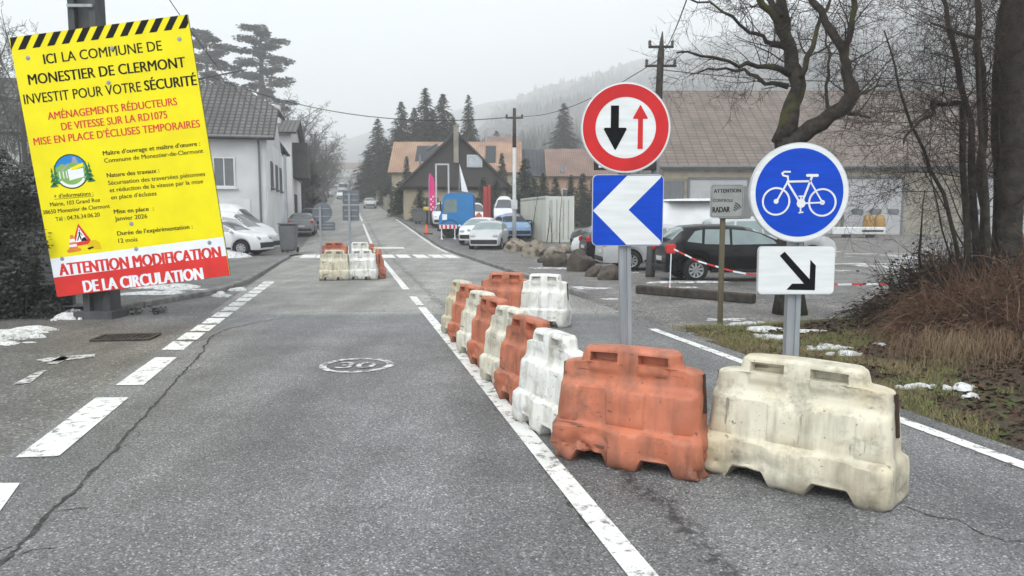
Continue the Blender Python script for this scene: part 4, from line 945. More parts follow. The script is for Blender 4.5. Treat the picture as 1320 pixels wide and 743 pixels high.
def make_car(name, label, cat, kind, paint_, loc, rz, glass=None, group=None, rim=True, seams=True, lights=True):
    P = PROFS[kind]; L, W, H, B = P['L'], P['W'], P['H'], P['belt']; hw = W/2; t = thing(name, label, cat, loc, rz, group); glass = glass or M_glass
    RW = .31 if kind in ('hatch', 'sedan') else .34
    top = lambda x: interp(x, P['top'])
    def Wd(x): q = abs(x)/(L/2); return hw*(1-.16*q**5)
    def bot(x):
        z = .24
        for xw in P['wheels']:
            d = abs(x-xw)
            if d < RW+.06: z = max(z, RW+sqrt(max(0, (RW+.06)**2-d*d)))
        return z
    def sec(x):
        T = top(x); Wx = Wd(x); z0 = min(bot(x), T-.05); Bz = min(B, T-.025)
        pts = [(Wx*.93, z0), (Wx, z0+.3*(Bz-z0)), (Wx, z0+.65*(Bz-z0)), (Wx*.975, Bz)]
        zs = Bz+(T-Bz)*.80; ys = Wx*.975-.46*(zs-Bz)-.01; pts += [(ys, zs), (ys-.06-.10*min(1, (T-Bz)*4), Bz+(T-Bz)*.965), (ys*.5, T+.0), (0, T+.012)]
        return pts
    def ysurf(x, z):
        s = sec(x)
        for (y0, z0), (y1, z1) in zip(s, s[1:]):
            if z0 <= z <= z1: return y0+(y1-y0)*(z-z0)/max(1e-6, z1-z0)
        return s[4][0]
    def zsurf(x, y):
        s = sec(x)[3:]
        for (y0, z0), (y1, z1) in zip(s, s[1:]):
            if y1 <= abs(y) <= y0: return z0+(z1-z0)*(y0-abs(y))/max(1e-6, y0-y1)
        return s[-1][1]
    xs = sorted(set([round(-L/2+L*i/70, 4) for i in range(71)]+[p[0] for p in P['top']]+[xw+s*(RW+.0599) for xw in P['wheels'] for s in (-1, 1)]))
    mb = MB(); n = 15; vs = []
    for x in xs: s = sec(x); vs += [(x, -y, z) for y, z in s[:-1]]+[(x, 0, s[-1][1])]+[(x, y, z) for y, z in s[-2::-1]]
    fs = [(i*n+k, i*n+k+1, (i+1)*n+k+1, (i+1)*n+k)[::-1] for i in range(len(xs)-1) for k in range(n-1)]
    fs += [tuple(range(n)), tuple(range((len(xs)-1)*n, len(xs)*n))[::-1]]
    mb.add(vs, fs); body = mb.build('body', paint_, t, angle=38)
    mb = MB(); mb.box((0, 0, .5), (L*.9, W*.84, .42)); mb.build('underbody', M_under, t)
    for s in (-1, 1):      # side windows as inset-looking panes, with dark surround
        for P_ in P['sw']:
            mb = MB(); m = len(P_); P_ = [(x, min(z, sec(x)[4][1]-.012)) for x, z in P_]; pts = [(x, s*(ysurf(x, z)+.008), z) for x, z in P_]
            mb.add(pts, [tuple(range(m)) if s < 0 else tuple(range(m))[::-1]]); mb.build('side_window', glass, t)
        if seams and P['sw']:
            mb = MB(); xd = [P['sw'][0][0][0]-.02, P['sw'][0][1][0]+.04]+([P['sw'][1][0][0]+.04] if len(P['sw']) > 1 else [])
            for x in xd:
                q = [(x, .34), (x, B-.02)]; mb.add([(x-.006, s*(ysurf(x, .36)+.003), .36), (x+.006, s*(ysurf(x, .36)+.003), .36), (x+.006, s*(ysurf(x, B-.02)+.003), B-.02), (x-.006, s*(ysurf(x, B-.02)+.003), B-.02)], [(0, 1, 2, 3)])
            mb.build('door_seams', M_under, body)
            mb = MB(); [mb.rbox((x+.14, s*(hw+.008), B-.12), (.17, .025, .03), .008) for x in xd[:1]+xd[2:]]; mb.build('door_handle', paint_, t)
            mb = MB()
            for i in range(8):
                x0, x1 = P['wheels'][0]+RW+.1+i*(P['wheels'][1]-P['wheels'][0]-2*RW-.2)/8, P['wheels'][0]+RW+.1+(i+1)*(P['wheels'][1]-P['wheels'][0]-2*RW-.2)/8
                mb.add([(x0, s*(ysurf(x0, .3)+.004), .27), (x1, s*(ysurf(x1, .3)+.004), .27), (x1, s*(ysurf(x1, .36)+.004), .34), (x0, s*(ysurf(x0, .36)+.004), .34)], [(0, 1, 2, 3)])
            mb.build('sill_trim', M_trim, t)
    def screen(x0, x1, nm):
        mb = MB(); N = 6; vs = []
        for i in range(N+1):
            x = x0+(x1-x0)*i/N; s = sec(x); ym = s[4][0]-.0
            for k in range(9): y = -ym+.02+(2*ym-.04)*k/8; vs.append((x+(.004 if x1 > 0 else -.004), y, zsurf(x, y)+.007))
        mb.add(vs, [(i*9+k, (i+1)*9+k, (i+1)*9+k+1, i*9+k+1) for i in range(N) for k in range(8)]); return mb.build(nm, glass, t, smooth_=True)
    screen(P['ws'][0], P['ws'][1], 'windscreen')
    if kind in ('van', 'bigvan'):
        for s in (-1, 1): mb = MB(); mb.rbox((-L/2+.01, s*.42, H*.72), (.03, .62, H*.2), .01); mb.build('rear_window', glass, t)
    else: screen(P['rg'][0], P['rg'][1], 'rear_window')
    for xw in P['wheels']:
        for s in (-1, 1):
            yc = s*(hw-.115); mb = MB(); mb.lathe([(RW*.62, -.1), (RW*.93, -.1), (RW, -.07), (RW, .07), (RW*.93, .1), (RW*.62, .1)], (xw, yc, RW), 'y', 28)
            ty = mb.build('wheel', M_tyre, t, smooth_=True)
            if rim:
                mb = MB(); yo = yc+s*.085
                mb.lathe([(RW*.64, -.01*s), (RW*.66, .012*s), (RW*.57, .004*s), (RW*.55, -.05*s)], (xw, yo, RW), 'y', 28)
                mb.lathe([(0, .0), (RW*.17, .0), (RW*.17, -.03)], (xw, yo, RW), 'y', 12)
                for k in range(9):
                    a = 2*pi*k/9+.2; d = Vector((cos(a), 0, sin(a))); e = Vector((-sin(a), 0, cos(a))); c0 = Vector((xw, yo-.004*s, RW))
                    mb.add([c0+d*RW*.14-e*.02, c0+d*RW*.14+e*.02, c0+d*RW*.6+e*.03, c0+d*RW*.6-e*.03], [(0, 1, 2, 3)])
                mb.build('rim', M_rim, ty)
                mb = MB(); mb.lathe([(0, 0), (RW*.6, 0)], (xw, yo-.05*s, RW), 'y', 20); mb.build('brake_drum', M_under, ty)
    for s in (-1, 1):
        xm = P['ws'][1]-.12; mb = MB(); mb.ball((xm, s*(hw+.1), B+.06), .1, 10, sc=(.6, 1, .75)); mb.box((xm, s*(hw+.02), B+.02), (.05, .14, .04)); mb.build('mirror', M_trim if kind != 'hatch' else paint_, t, smooth_=True)
        zf = min(.72, top(L/2-.12)-.04)
        if lights:
            mb = MB(); q = L/2-.17; mb.ball((q, s*(Wd(q)-.2), zf), .17, 10, sc=(.75, 1.1, .55)); mb.build('headlight', M_lamp, t, smooth_=True)
            zr = B-.08 if kind != 'bigvan' else 1.0; q = -L/2+.07
            mb = MB(); mb.rbox((q, s*(Wd(q)-.055), zr), (.16, .15, .2 if kind in ('hatch', 'sedan') else .34), .04); mb.build('tail_light', M_tail, t)
    mb = MB(); mb.rbox((L/2-.02, 0, .42), (.09, W*.80, .22), .03); mb.build('front_grille', M_trim, t)
    mb = MB(); mb.rbox((L/2+.012, 0, .44), (.02, .5, .11), .004); mb.build('number_plate', M_plate, t)
    mb = MB(); mb.rbox((-L/2-.0, 0, .58), (.03, .5, .11), .004); mb.build('number_plate', M_plate, t)
    mb = MB(); mb.rbox((-L/2+.01, 0, .36), (.08, W*.78, .14), .03); mb.build('rear_bumper', M_trim, t)
    return t
def PG(px, Y): x = (px-660)/953*Y; return (x, Y, gz(x, Y)+.01)
CP = 'cars parked in the yard on the right'
make_car('parked_car', 'shiny black hatchback parked side-on behind the striped tape', 'car', 'hatch', P_black, (5.85, 19.6, 0), radians(3), M_cglass, CP)
make_car('parked_car', 'silver grey car parked side-on behind the chevron board, left of the black hatchback', 'car', 'sedan', P_si, (4.95, 23.6, 0), radians(4), M_cglass, CP)
make_car('parked_car', 'light silver estate car just behind the black hatchback', 'car', 'suv', P_si, (8.5, 25.2, 0), radians(2), M_cglass, CP)
v = make_car('parked_van', 'large white van with snow on its roof behind the radar sign', 'van', 'bigvan', P_wh, (7.6, 29.6, 0), radians(1), None, CP)
mb = MB(); snow((0, 0, 2.29), 2.3, .8, .09, 0, mb, 5); o = mb.build('roof_snow', M_snow, None, smooth_=True); o.location = v.location; tag(o, 'thin snow layer lying on the roof of the large white van', 'snow', kind='stuff')
make_car('parked_car', 'black car with a bright red tail light beside the row of boulders', 'car', 'hatch', P_black, (4.55, 27.3, 0), radians(6), None, CP)
make_car('damaged_car', 'white crash-damaged car with crumpled nose by the boulders', 'car', 'hatch', P_wh, (4.6, 31.5, 0), pi-.3, M_trim, CP, seams=True)
make_car('parked_van', 'dark van with square side windows right of the white container', 'van', 'suv', P_dg, (5.3, 38, gz(5.3, 38)), pi, M_cglass, CP)
make_car('parked_car', 'white car in front of the dark van, mostly hidden by the chevron board', 'car', 'sedan', P_wh, (5.4, 35.2, 0), pi, M_glass, CP)
X = (628-660)/953*37.6
make_car('parked_car', 'small silver car parked nose-on beside the kerb, in front of the blue lorry', 'car', 'hatch', P_si, (X+.1, 38.5, .0), -pi/2-.12, M_cglass, CP)
X = (603-660)/953*40.5
make_car('parked_car', 'white car partly hidden behind the nose-on silver car', 'car', 'hatch', P_wh, (X+.62, 41.5, gz(X, 41)), -pi/2-.18, M_cglass, CP)
make_car('damaged_car', 'pale blue wrecked car behind the utility pole and boulders', 'car', 'hatch', P_bl, (-.05, 45.0, gz(-.1, 45)), -pi/2+.25, M_trim, CP)
make_car('damaged_car', 'dark stripped car wreck left of the white container', 'car', 'hatch', P_dg, (.0, 47.5, gz(0, 47)), -pi/2, M_trim, CP, lights=False)
make_car('parked_van', 'white van parked nose-on behind the blue lorry cab, by the pink flag', 'van', 'van', P_wh, PG(572, 58), -pi/2+.1, None, CP)
make_car('parked_van', 'white van parked between the blue lorry and the red crane arm', 'van', 'van', P_wh, PG(612, 57), -pi/2, None, CP)
make_car('parked_van', 'white van with orange beacon behind the wreck', 'van', 'bigvan', P_wh, PG(650, 60), -pi/2, None, CP)
# left hand side
LP = 'cars parked on the left side of the street'
make_car('parked_car', 'white car behind the snow heap on the left, nose to the right', 'car', 'hatch', P_wh, (-12.05, 30.6, .09), radians(-4), None, LP)
make_car('parked_van', 'low white van with its bonnet behind the wheelie bin', 'van', 'van', P_wh, (-12.95, 33.6, .05), radians(-2), None, LP)
make_car('parked_van', 'taller white van with a steep windscreen next to the house wall', 'van', 'bigvan', P_wh, (-14.3, 36.2, .02), radians(-2), None, LP)
make_car('parked_car', 'grey saloon parked tail-on at the left kerb', 'car', 'sedan', P_gr, PG(391, 48.5), RA, None, LP)
make_car('parked_car', 'dark car parked in front of the grey saloon at the left kerb', 'car', 'hatch', P_dg, PG(403, 57), RA, None, LP)
FP = 'cars far down the street'
make_car('distant_car', 'white car coming up the right lane past the dark-roofed house', 'car', 'hatch', P_si, PG(478, 103), RA+pi, None, FP)
def far_car(kind, px, Y, p, ang, label): make_car('distant_car', label, 'car', kind, p, PG(px, Y), ang, None, FP, rim=False, seams=False)
far_car('van', 442, 140, P_wh, RA+pi, 'white car coming right below the far white lorry'); far_car('hatch', 425, 150, P_wh, RA, 'white car on the left side, level with the far lorry')
far_car('sedan', 437, 205, P_wh, RA, 'tiny white car beyond the far lorry on the left'); far_car('hatch', 417, 128, P_dg, RA, 'dark car parked at the left kerb before the far lorry')
far_car('hatch', 462, 190, P_si, RA+pi, 'tiny silver car at the right kerb beyond the far lorry')
# far white box lorry
p = PG(444, 168); t = thing('distant_lorry', 'white box lorry far down the street', 'lorry', p, RA+pi)
mb = MB(); mb.rbox((-1.2, 0, 1.9), (5.0, 2.3, 2.4), .05); mb.build('cargo_box', P_wh, t); mb = MB(); mb.rbox((2.2, 0, 1.3), (1.7, 2.1, 1.9), .2); cb = mb.build('cab', P_wh, t)
mb = MB(); mb.rbox((3.06, 0, 1.7), (.04, 1.8, .7), .02); mb.build('windscreen', M_glass, cb)
for x in (-2.4, 2.1):
    for s in (-1, 1): mb = MB(); mb.lathe([(0, -.12), (.42, -.12), (.42, .12), (0, .12)], (x, s*.95, .42), 'y', 16); mb.build('wheel', M_tyre, t)
# blue lorry
x0, Y0 = (591-660)/953*46.5, 46.5; t = thing('blue_lorry', 'bright blue lorry cab facing the street, parked behind the silver car', 'lorry', (x0, Y0, gz(x0, Y0)), pi)
prof = [(-1.0, .55), (1.02, .55), (1.1, .75), (1.1, 1.25), (.98, 1.5), (.86, 2.35), (.72, 2.6), (.4, 2.72), (-.9, 2.72), (-1.0, 2.6)]
mb = MB(); M90 = None; mb.prism(prof, -1.15, 1.15); cb = mb.build('cab', P_truck, t)
for s in (-1, 1):
    mb = MB(); wn_ = [(.0, 1.55), (.82, 1.5), (.74, 2.25), (.6, 2.32), (0, 2.32)]; mb.prism(wn_, s*1.152-.004, s*1.152+.004); mb.build('side_window', M_cglass, cb)
    mb = MB(); mb.rbox((.98, s*1.3, 1.9), (.08, .2, .6), .03); mb.build('mirror', M_trim, cb)
    mb = MB(); mb.rbox((1.1, s*.85, .85), (.06, .36, .22), .03); mb.build('headlight', M_lamp, cb)
    for xw, r in ((.45, .48), (-2.2, .48), (-3.3, .48)):
        mb = MB(); mb.lathe([(.2, -.14), (r*.92, -.14), (r, -.1), (r, .1), (r*.92, .14), (.2, .14), (.18, .05*s), (0, .08*s)], (xw, s*1.0, r), 'y', 24); mb.build('wheel', M_tyre, t, angle=40)
    mb = MB(); mb.tube([(.45+.6*cos(a), s*1.16, .48+.6*sin(a)) for a in [pi*k/10 for k in range(11)]], .02, 5); mb.build('mudguard', M_trim, t)
mb = MB(); mb.add([(.99, -1, 1.52), (.99, 1, 1.52), (.875, 1, 2.33), (.875, -1, 2.33)], [(0, 1, 2, 3)]); mb.build('windscreen', M_cglass, cb)
mb = MB(); mb.rbox((1.1, 0, .55), (.2, 2.3, .35), .04); mb.build('bumper', M_trim, t)
mb = MB(); mb.box((-2.5, -.4, .75), (4.2, .12, .22)); mb.box((-2.5, .4, .75), (4.2, .12, .22)); mb.box((-3.0, 0, 1.0), (3.2, 2.2, .12)); mb.build('chassis', M_under, t)
mb = MB(); mb.rbox((.75, 1.156, 1.25), (.3, .01, .35), .003); mb.build('door_emblem', M_swhite, cb)
# red loader crane behind it with orange grab
x0, Y0 = (626-660)/953*52, 52; t = thing('loader_crane', 'folded red loader crane arm with orange grab beside the blue lorry', 'crane', (x0, Y0, gz(x0, Y0)))
M_cr = paint('crane_red', (.33, .025, .02)); M_co = paint('grab_orange', (.55, .16, .06))
mb = MB(); mb.rbox((0, 0, 1.6), (.32, .35, 3.0), .03); mb.build('column', M_cr, t); mb = MB(); mb.rbox((.27, 0, 2.1), (.2, .3, 2.3), .03); mb.build('arm', M_cr, t)
mb = MB(); mb.rbox((.48, 0, 1.9), (.2, .22, 2.0), .03); mb.build('hydraulic_ram', M_trim, t)
mb = MB()
for s in (-1, 1): mb.prism([(-.75, .5), (-.2, .45), (-.25, 1.1), (-.45, 1.35), (-.8, 1.0)], s*.3-.03, s*.3+.03)
mb.box((-.5, 0, .75), (.5, .58, .5)); mb.build('grab', M_co, t)
# white shipping container
A, B_ = Vector((.62, 50.0, 0)), Vector((2.0, 43.0, 0)); d = (B_-A); c = (A+B_)/2+Vector((-d.y, d.x, 0)).normalized()*.8; L_ = d.length
t = thing('shipping_container', 'plain white shipping container standing behind the boulders', 'container', (c.x, c.y, .05), atan2(d.y, d.x))
M_ct = mat('container_white', (.56, .57, .52), .6, c2=(.46, .47, .42), sc=1.2, stretch=(1, 1, .3)); mb = MB(); mb.box((0, 0, 1.42), (L_, 1.6, 2.75))
for k in range(36): mb.box((-L_/2+.2+k*(L_-.4)/35, -.815, 1.4), (.09, .03, 2.45))
for k in range(36): mb.box((-L_/2+.2+k*(L_-.4)/35, .815, 1.4), (.09, .03, 2.45))
mb.build('body', M_ct, t); mb = MB()
for z in (.1, 2.76): mb.box((0, -.82, z), (L_+.04, .06, .12)); mb.box((0, .82, z), (L_+.04, .06, .12))
for x in (-L_/2, L_/2):
    for y in (-.79, .79): mb.box((x, y, 1.42), (.1, .1, 2.8))
mb.build('frame', M_ct, t)
mb = MB(); [mb.tube([(L_/2+.05, y, .3), (L_/2+.05, y, 2.6)], .02, 6) for y in (-.5, -.2, .2, .5)]; mb.build('lock_rods', M_galv, t)
# bins, cone, barrier boards by the far kerb
def bin_(loc, rz, m, label, sc=1.0, grp=None, wheels=True):
    t = thing('wheelie_bin', label, 'bin', loc, rz, grp); mb = MB(); mb.rbox((0, 0, .55), (.6, .62, .95), .05); vs = mb.v; mb.v = [((x*(.82+.2*z), y*(.82+.2*z), z)) for x, y, z in vs]; mb.build('body', m, t)
    mb = MB(); mb.rbox((0, 0, 1.06), (.66, .72, .07), .03); mb.tube([(-.25, .36, 1.0), (.25, .36, 1.0)], .025, 6); mb.build('lid', m, t)
    for s in (-1, 1): mb = MB(); mb.lathe([(0, -.03), (.1, -.03), (.1, .03), (0, .03)], (s*.27, .22, .1), 'x', 14); mb.build('wheel', M_tyre, t)
    t.scale = (sc, sc, sc); return t
M_binp = mat('bin_plastic', (.13, .135, .14), .5); M_biny = mat('yellow_bin_lid', (.6, .5, .05), .5)
bin_((-9.95, 33.0, .06), .1, M_binp, 'grey wheelie bin by the white vans on the left', 1.22)
mb = MB(); mb.tube([(-10.15, 33.4, 0), (-10.15, 33.4, 4.4)], .07, 8); tag(mb.build('drain_pole', M_galv), 'thin grey pole behind the grey wheelie bin', 'pole')
x, y, z = PG(546, 62); t = thing('waste_container', 'large grey wheeled waste container at the right kerb', 'bin', (x, y, z), -.3); mb = MB(); mb.prism([(-.68, .2), (.68, .2), (.78, 1.15), (-.78, 1.15)], -.45, .45); mb.build('body', M_binp, t)
mb = MB(); mb.rbox((0, 0, 1.2), (1.6, 1.05, .1), .04); mb.build('lid', M_binp, t)
for a in (-.5, .5):
    for b in (-.35, .35): mb = MB(); mb.lathe([(0, -.03), (.1, -.03), (.1, .03), (0, .03)], (a, b, .1), 'y', 10); mb.build('wheel', M_tyre, t)
x, y, z = PG(556, 60); t = thing('waste_bin', 'dark bin with a yellow lid beside the pink flag', 'bin', (x, y, z)); mb = MB(); mb.rbox((0, 0, .6), (.7, .7, 1.2), .05); mb.build('body', M_trim, t); mb = MB(); mb.rbox((0, 0, 1.3), (1.15, .9, .3), .06); mb.build('lid', M_biny, t)
x, y, z = PG(550, 49); t = thing('traffic_cone', 'small orange traffic cone on a black base at the right kerb', 'cone', (x, y, z)); mb = MB(); mb.lathe([(.16, .05), (.04, .65), (0, .66)], (0, 0, 0), 'z', 16); mb.build('cone', mat('cone_orange', (.7, .12, .05), .5), t, smooth_=True)
mb = MB(); mb.rbox((0, 0, .04), (.85, .3, .08), .02); mb.build('base', M_trim, t)
x, y, z = (578-660)/953*44.5, 44.5, gz(-4, 44.5); t = thing('road_barrier', 'low red and white striped barrier board in front of the blue lorry', 'barrier', (x, y, z), .2)
mb = MB(); [mb.box((-.5+.25*k+.12, 0, .75), (.125, .03, .22), 0) for k in range(4)]; mb.build('red_stripes', M_sred, t); mb = MB(); mb.box((0, .02, .75), (1.05, .03, .24)); [mb.box((s*.4, .03, .35), (.05, .05, .7)) for s in (-1, 1)]; [mb.box((s*.4, .03, .03), (.1, .5, .06)) for s in (-1, 1)]; mb.build('board', M_swhite, t)
# flags, steel frame
def flag(px, Y, m, label, h, w_):
    x, y, z = PG(px, Y); t = thing('feather_flag', label, 'flag', (x, y, z), .1); mb = MB(); mb.tube([(0, 0, 0), (0, 0, h*.8), (.05, 0, h*.97), (w_*.4, 0, h)], .025, 6); mb.build('pole', M_galv, t)
    mb = MB(); N = 14; vs = []
    for i in range(N+1):
        q = i/N; zz = h*(.25+.74*q); ww = w_*(1 if q < .8 else max(.12, 1-((q-.8)/.2)**2*.7))
        for k in range(4): vs.append((.03+ww*k/3, .05*sin(q*9+k)*k/3, zz))
    mb.add(vs, [(i*4+k, i*4+k+1, (i+1)*4+k+1, (i+1)*4+k) for i in range(N) for k in range(3)]); mb.build('banner', m, t, smooth_=True); return t
fl = flag(553.5, 58, mat('pink_cloth', (.72, .03, .22), .7), 'tall pink feather flag at the yard entrance', 4.1, .42)
mb = MB()
for k in range(6): mb.add([(.12+.16*(k % 2), -.03, 1.25+.2*k), (.22+.16*(k % 2), -.03, 1.25+.2*k), (.22+.16*(k % 2), -.03, 1.37+.2*k), (.12+.16*(k % 2), -.03, 1.37+.2*k)], [(0, 1, 2, 3)])
mb.build('pale_markings', M_swhite, fl)
x, y, z = PG(597, 62); t = thing('feather_flag', 'white pointed flag leaning in front of the dark-roofed house', 'flag', (x, y, z)); mb = MB(); mb.tube([(-.35, 0, 0), (-.25, 0, 4.9)], .03, 6); mb.build('pole', M_galv, t)
mb = MB(); mb.prism([(-.25, 4.9), (.45, 2.6), (-.1, 2.7)], -.01, .01); mb.build('banner', M_swhite, t)
x, y, z = PG(571, 60); t = thing('steel_frame', 'tall empty grey steel sign frame beside the pink flag', 'sign frame', (x, y, z)); mb = MB()
for s in (-1, 1): mb.box((s*.5, 0, 2.45), (.12, .12, 4.9))
mb.box((0, 0, 4.85), (.87, .119, .12)); mb.build('frame', M_signgrey, t)

# ================================================================== BUILDINGS
def quad(mb, a, b, c, d, mi=0): mb.add([a, b, c, d], [(0, 1, 2, 3)], mi)
def roof_plane(name, m, parent, e0, e1, r1, r0, th=.12):
    """roof slab e0->e1 along the eaves, r0, r1 on the ridge; UV in metres"""
    e0, e1, r1, r0 = [Vector(p) for p in (e0, e1, r1, r0)]; nn = (e1-e0).cross(r0-e0).normalized(); vs = [e0, e1, r1, r0]+[p-nn*th for p in (e0, e1, r1, r0)]
    me = bpy.data.meshes.new(name); me.from_pydata(vs, [], [(0, 1, 2, 3), (7, 6, 5, 4), (0, 4, 5, 1), (1, 5, 6, 2), (2, 6, 7, 3), (3, 7, 4, 0)]); me.materials.append(m)
    uv = me.uv_layers.new(name='uv'); ex_ = (e1-e0).normalized(); ey_ = nn.cross(ex_)
    for p in me.polygons:
        for li in p.loop_indices: q = me.vertices[me.loops[li].vertex_index].co-e0; uv.data[li].uv = (q.dot(ex_), q.dot(ey_))
    me.update(); o = bpy.data.objects.new(name, me); COL.objects.link(o); o.parent = parent; return o
def window(parent, c, w_, h_, axis='x', fr=None, gl=None, name='window', bars=1, out=-1, sill=True):
    """framed window on a wall; axis 'x': wall runs along x and faces out*y; axis 'y': wall runs along y facing out*x"""
    c = Vector(c); mb = MB(); f = .07
    def bx(mb_, cx, cz, ww, hh, dd, off):
        if axis == 'x': mb_.box((c.x+cx, c.y+out*off, c.z+cz), (ww, dd, hh))
        else: mb_.box((c.x+out*off, c.y+cx, c.z+cz), (dd, ww, hh))
    for s in (-1, 1): bx(mb, s*(w_/2-f/2), 0, f, h_-2*f, .08, .03); bx(mb, 0, s*(h_/2-f/2), w_, f, .08, .03)
    for k in range(bars): bx(mb, -w_/2+w_*(k+1)/(bars+1), 0, .05, h_-2*f, .06, .03)
    if sill: bx(mb, 0, -h_/2-.05, w_+.2, .1, .16, .07)
    o = mb.build(name, fr or M_swhite, parent); mb = MB(); bx(mb, 0, 0, w_-.04, h_-.04, .02, .012); mb.build('pane', gl or M_wglass, o); return o
T_grey = tile_mat('grey_roof_tiles', (.15, .145, .14), (.11, .108, .105), (.04, .038, .037), .38, .3)
T_barn = tile_mat('barn_tiles', (.19, .148, .122), (.145, .112, .093), (.08, .064, .054), .5, .85)
T_orange = tile_mat('orange_tiles', (.44, .275, .18), (.38, .24, .16), (.28, .18, .125), .35, .25)
T_pink = tile_mat('pink_tiles', (.30, .19, .15), (.26, .17, .14), (.16, .11, .09), .35, .25)
T_dark = tile_mat('dark_shingles', (.082, .066, .062), (.066, .054, .052), (.042, .036, .035), .3, .25)
T_slate = tile_mat('solar_slate', (.06, .07, .085), (.05, .06, .075), (.03, .035, .04), .5, .5)
W_grey = mat('grey_render', (.56, .56, .56), .9, c2=(.48, .48, .48), sc=.8); W_white = mat('pale_render', (.62, .62, .62), .9, c2=(.54, .54, .54), sc=.6)
W_cream = mat('cream_render', (.40, .35, .25), .9, c2=(.30, .26, .19), sc=.7); W_stone = mat('old_stone_wall', (.30, .28, .225), .9, c2=(.22, .205, .17), sc=1.1, c3=(.13, .125, .11), sc3=.7, lo3=.55, hi3=.7)
M_slat = mat('brown_cladding', (.06, .046, .043), .8, c2=(.04, .032, .03), sc=3, stretch=(.3, 1, 6)); M_gut = mat('zinc_gutter', (.16, .165, .17), .5, metal=.4)
# --- left house, aligned with the road (local x away from the street, y up the street)
def street_house(px, Y): x = (px-660)/953*Y; return (x, Y, 0)
hx = street_house(346, 38); LH = thing('house', 'grey two-storey house with tiled half-hipped roof on the left', 'house', hx, RA-pi/2)
WL, DL, HL = 17.0, 9.5, 5.75
mb = MB(); mb.box((-WL/2, DL/2, HL/2-.2), (WL, DL, HL+.4)); mb.add([(0, 0, HL), (0, DL, HL), (0, DL*.74, HL+1.65), (0, DL*.26, HL+1.65)], [(0, 1, 2, 3)]); mb.build('wall', W_grey, LH)
e = .5; rz_ = HL+3.2; hz_ = HL+1.7; f_ = (hz_-HL)/(rz_-HL)
rf = roof_plane('roof', T_grey, LH, (-WL-e, -e, HL-.15), (e, -e, HL-.15), (e-.0, DL*.5*f_, hz_), (-WL-e, DL*.5*f_, hz_))
roof_plane('roof', T_grey, LH, (-WL-e, DL*.5*f_, hz_), (e, DL*.5*f_, hz_), (-1.7, DL/2, rz_), (-WL-e, DL/2, rz_))
roof_plane('roof', T_grey, LH, (e, DL*.5*f_, hz_), (e, DL-DL*.5*f_, hz_), (-1.7, DL/2+.02, rz_), (-1.7, DL/2, rz_))
roof_plane('roof', T_grey, LH, (e, DL+e, HL-.15), (-WL-e, DL+e, HL-.15), (-WL-e, DL/2, rz_), (-1.7, DL/2, rz_))
mb = MB(); mb.box((-WL/2, -.03, HL-.16), (WL+.8, .5, .08)); mb.tube([(-WL-.4, -.52, HL-.12), (.4, -.52, HL-.12)], .075, 8); mb.tube([(-.3, -.5, HL-.15), (-.3, -.1, HL-.5), (-.3, -.08, 0)], .05, 8); mb.build('gutter', M_gut, LH)
window(LH, (-2.0, 0, 3.9), 1.05, 1.5, fr=W_white, bars=1); window(LH, (-6.3, 0, 3.9), 1.05, 1.5, fr=W_white); window(LH, (-10.5, 0, 3.9), 1.05, 1.5, fr=W_white)
mb = MB(); mb.box((-1.55, -.03, 1.3), (1.5, .06, 2.5)); mb.build('garage_door', W_white, LH)
mb = MB(); mb.box((.03, DL/2, 2.8), (.05, DL-.1, 5.6)); mb.build('side_wall', W_white, LH)
for y in (2.2, 5.0, 7.6): window(LH, (.06, y, 3.9), .9, 1.4, 'y', out=1, fr=M_gut)
# --- second house up the street with a dark balcony
hx = (hx[0]+RS*12.5+.4, 50.5, 0); H2 = thing('house', 'narrow pale house with dark balcony behind the grey house on the left', 'house', (hx[0], hx[1], gz(hx[0], 50)), RA-pi/2)
mb = MB(); mb.box((-5, 5, 3.4), (10, 10, 6.9)); mb.add([(0, 0, 6.8), (0, 10, 6.8), (0, 5, 8.1)], [(0, 1, 2)]); mb.add([(-10, 0, 7), (-10, 10, 7), (-10, 5, 8.1)], [(0, 1, 2)]); mb.build('wall', W_white, H2)
roof_plane('roof', T_grey, H2, (-10.4, -.5, 6.75), (.4, -.5, 6.75), (.4, 5, 8.2), (-10.4, 5, 8.2)); roof_plane('roof', T_grey, H2, (.4, 10.5, 6.75), (-10.4, 10.5, 6.75), (-10.4, 5, 8.2), (.4, 5, 8.2))
bl = MB(); bl.box((.5, 3.2, 5.0), (1.0, 4.2, 2.4)); bl.build('balcony', mat('balcony_timber', (.07, .068, .066), .8), H2); mb = MB(); mb.box((.03, 3, 1.4), (.05, 2.6, 2.6)); mb.build('door', M_timber, H2)
mb = MB(); mb.rbox((-1.2, 3.6, 8.2), (.6, .6, 1.6), .03); mb.build('chimney', W_grey, H2)
for y in (7.0, 9.0): window(H2, (.0, y, 4.6), .9, 1.4, 'y', out=1, fr=M_gut)
# --- dark roofed house in the middle
D = 70.0; xa, xb, xc = (514-660)/953*D, (588-660)/953*D, (662-660)/953*D; zg = 1.4
MH = thing('house', 'house with a huge dark brown shingled gable, chimney and skylight', 'house', (xb, D, zg), radians(9))
l, r = xa-xb, xc-xb; za = at(588, 169, D).z-zg; ze = at(588, 240, D).z-zg
mb = MB(); mb.box(((l+r)/2, 5.5, ze/2-.3), (r-l-1.2, 10.4, ze+.8)); mb.build('wall', W_cream, MH)
mb = MB(); mb.add([(l+.35, .0, ze-.25), (r-.35, 0, ze-.25), (r*.03, 0, za-.15), (0, 0, za-.15)], [(0, 1, 2, 3)]); b2_ = MB(); b2_.add([(l+.35, 11, ze-.25), (r-.35, 11, ze-.25), (0, 11, za-.15)], [(2, 1, 0)]); b2_.build('gable', M_slat, MH); mb.box(((l+r)/2, .0, ze-.3), (r-l-.8, .06, .12)); gable = mb.build('gable', M_slat, MH)
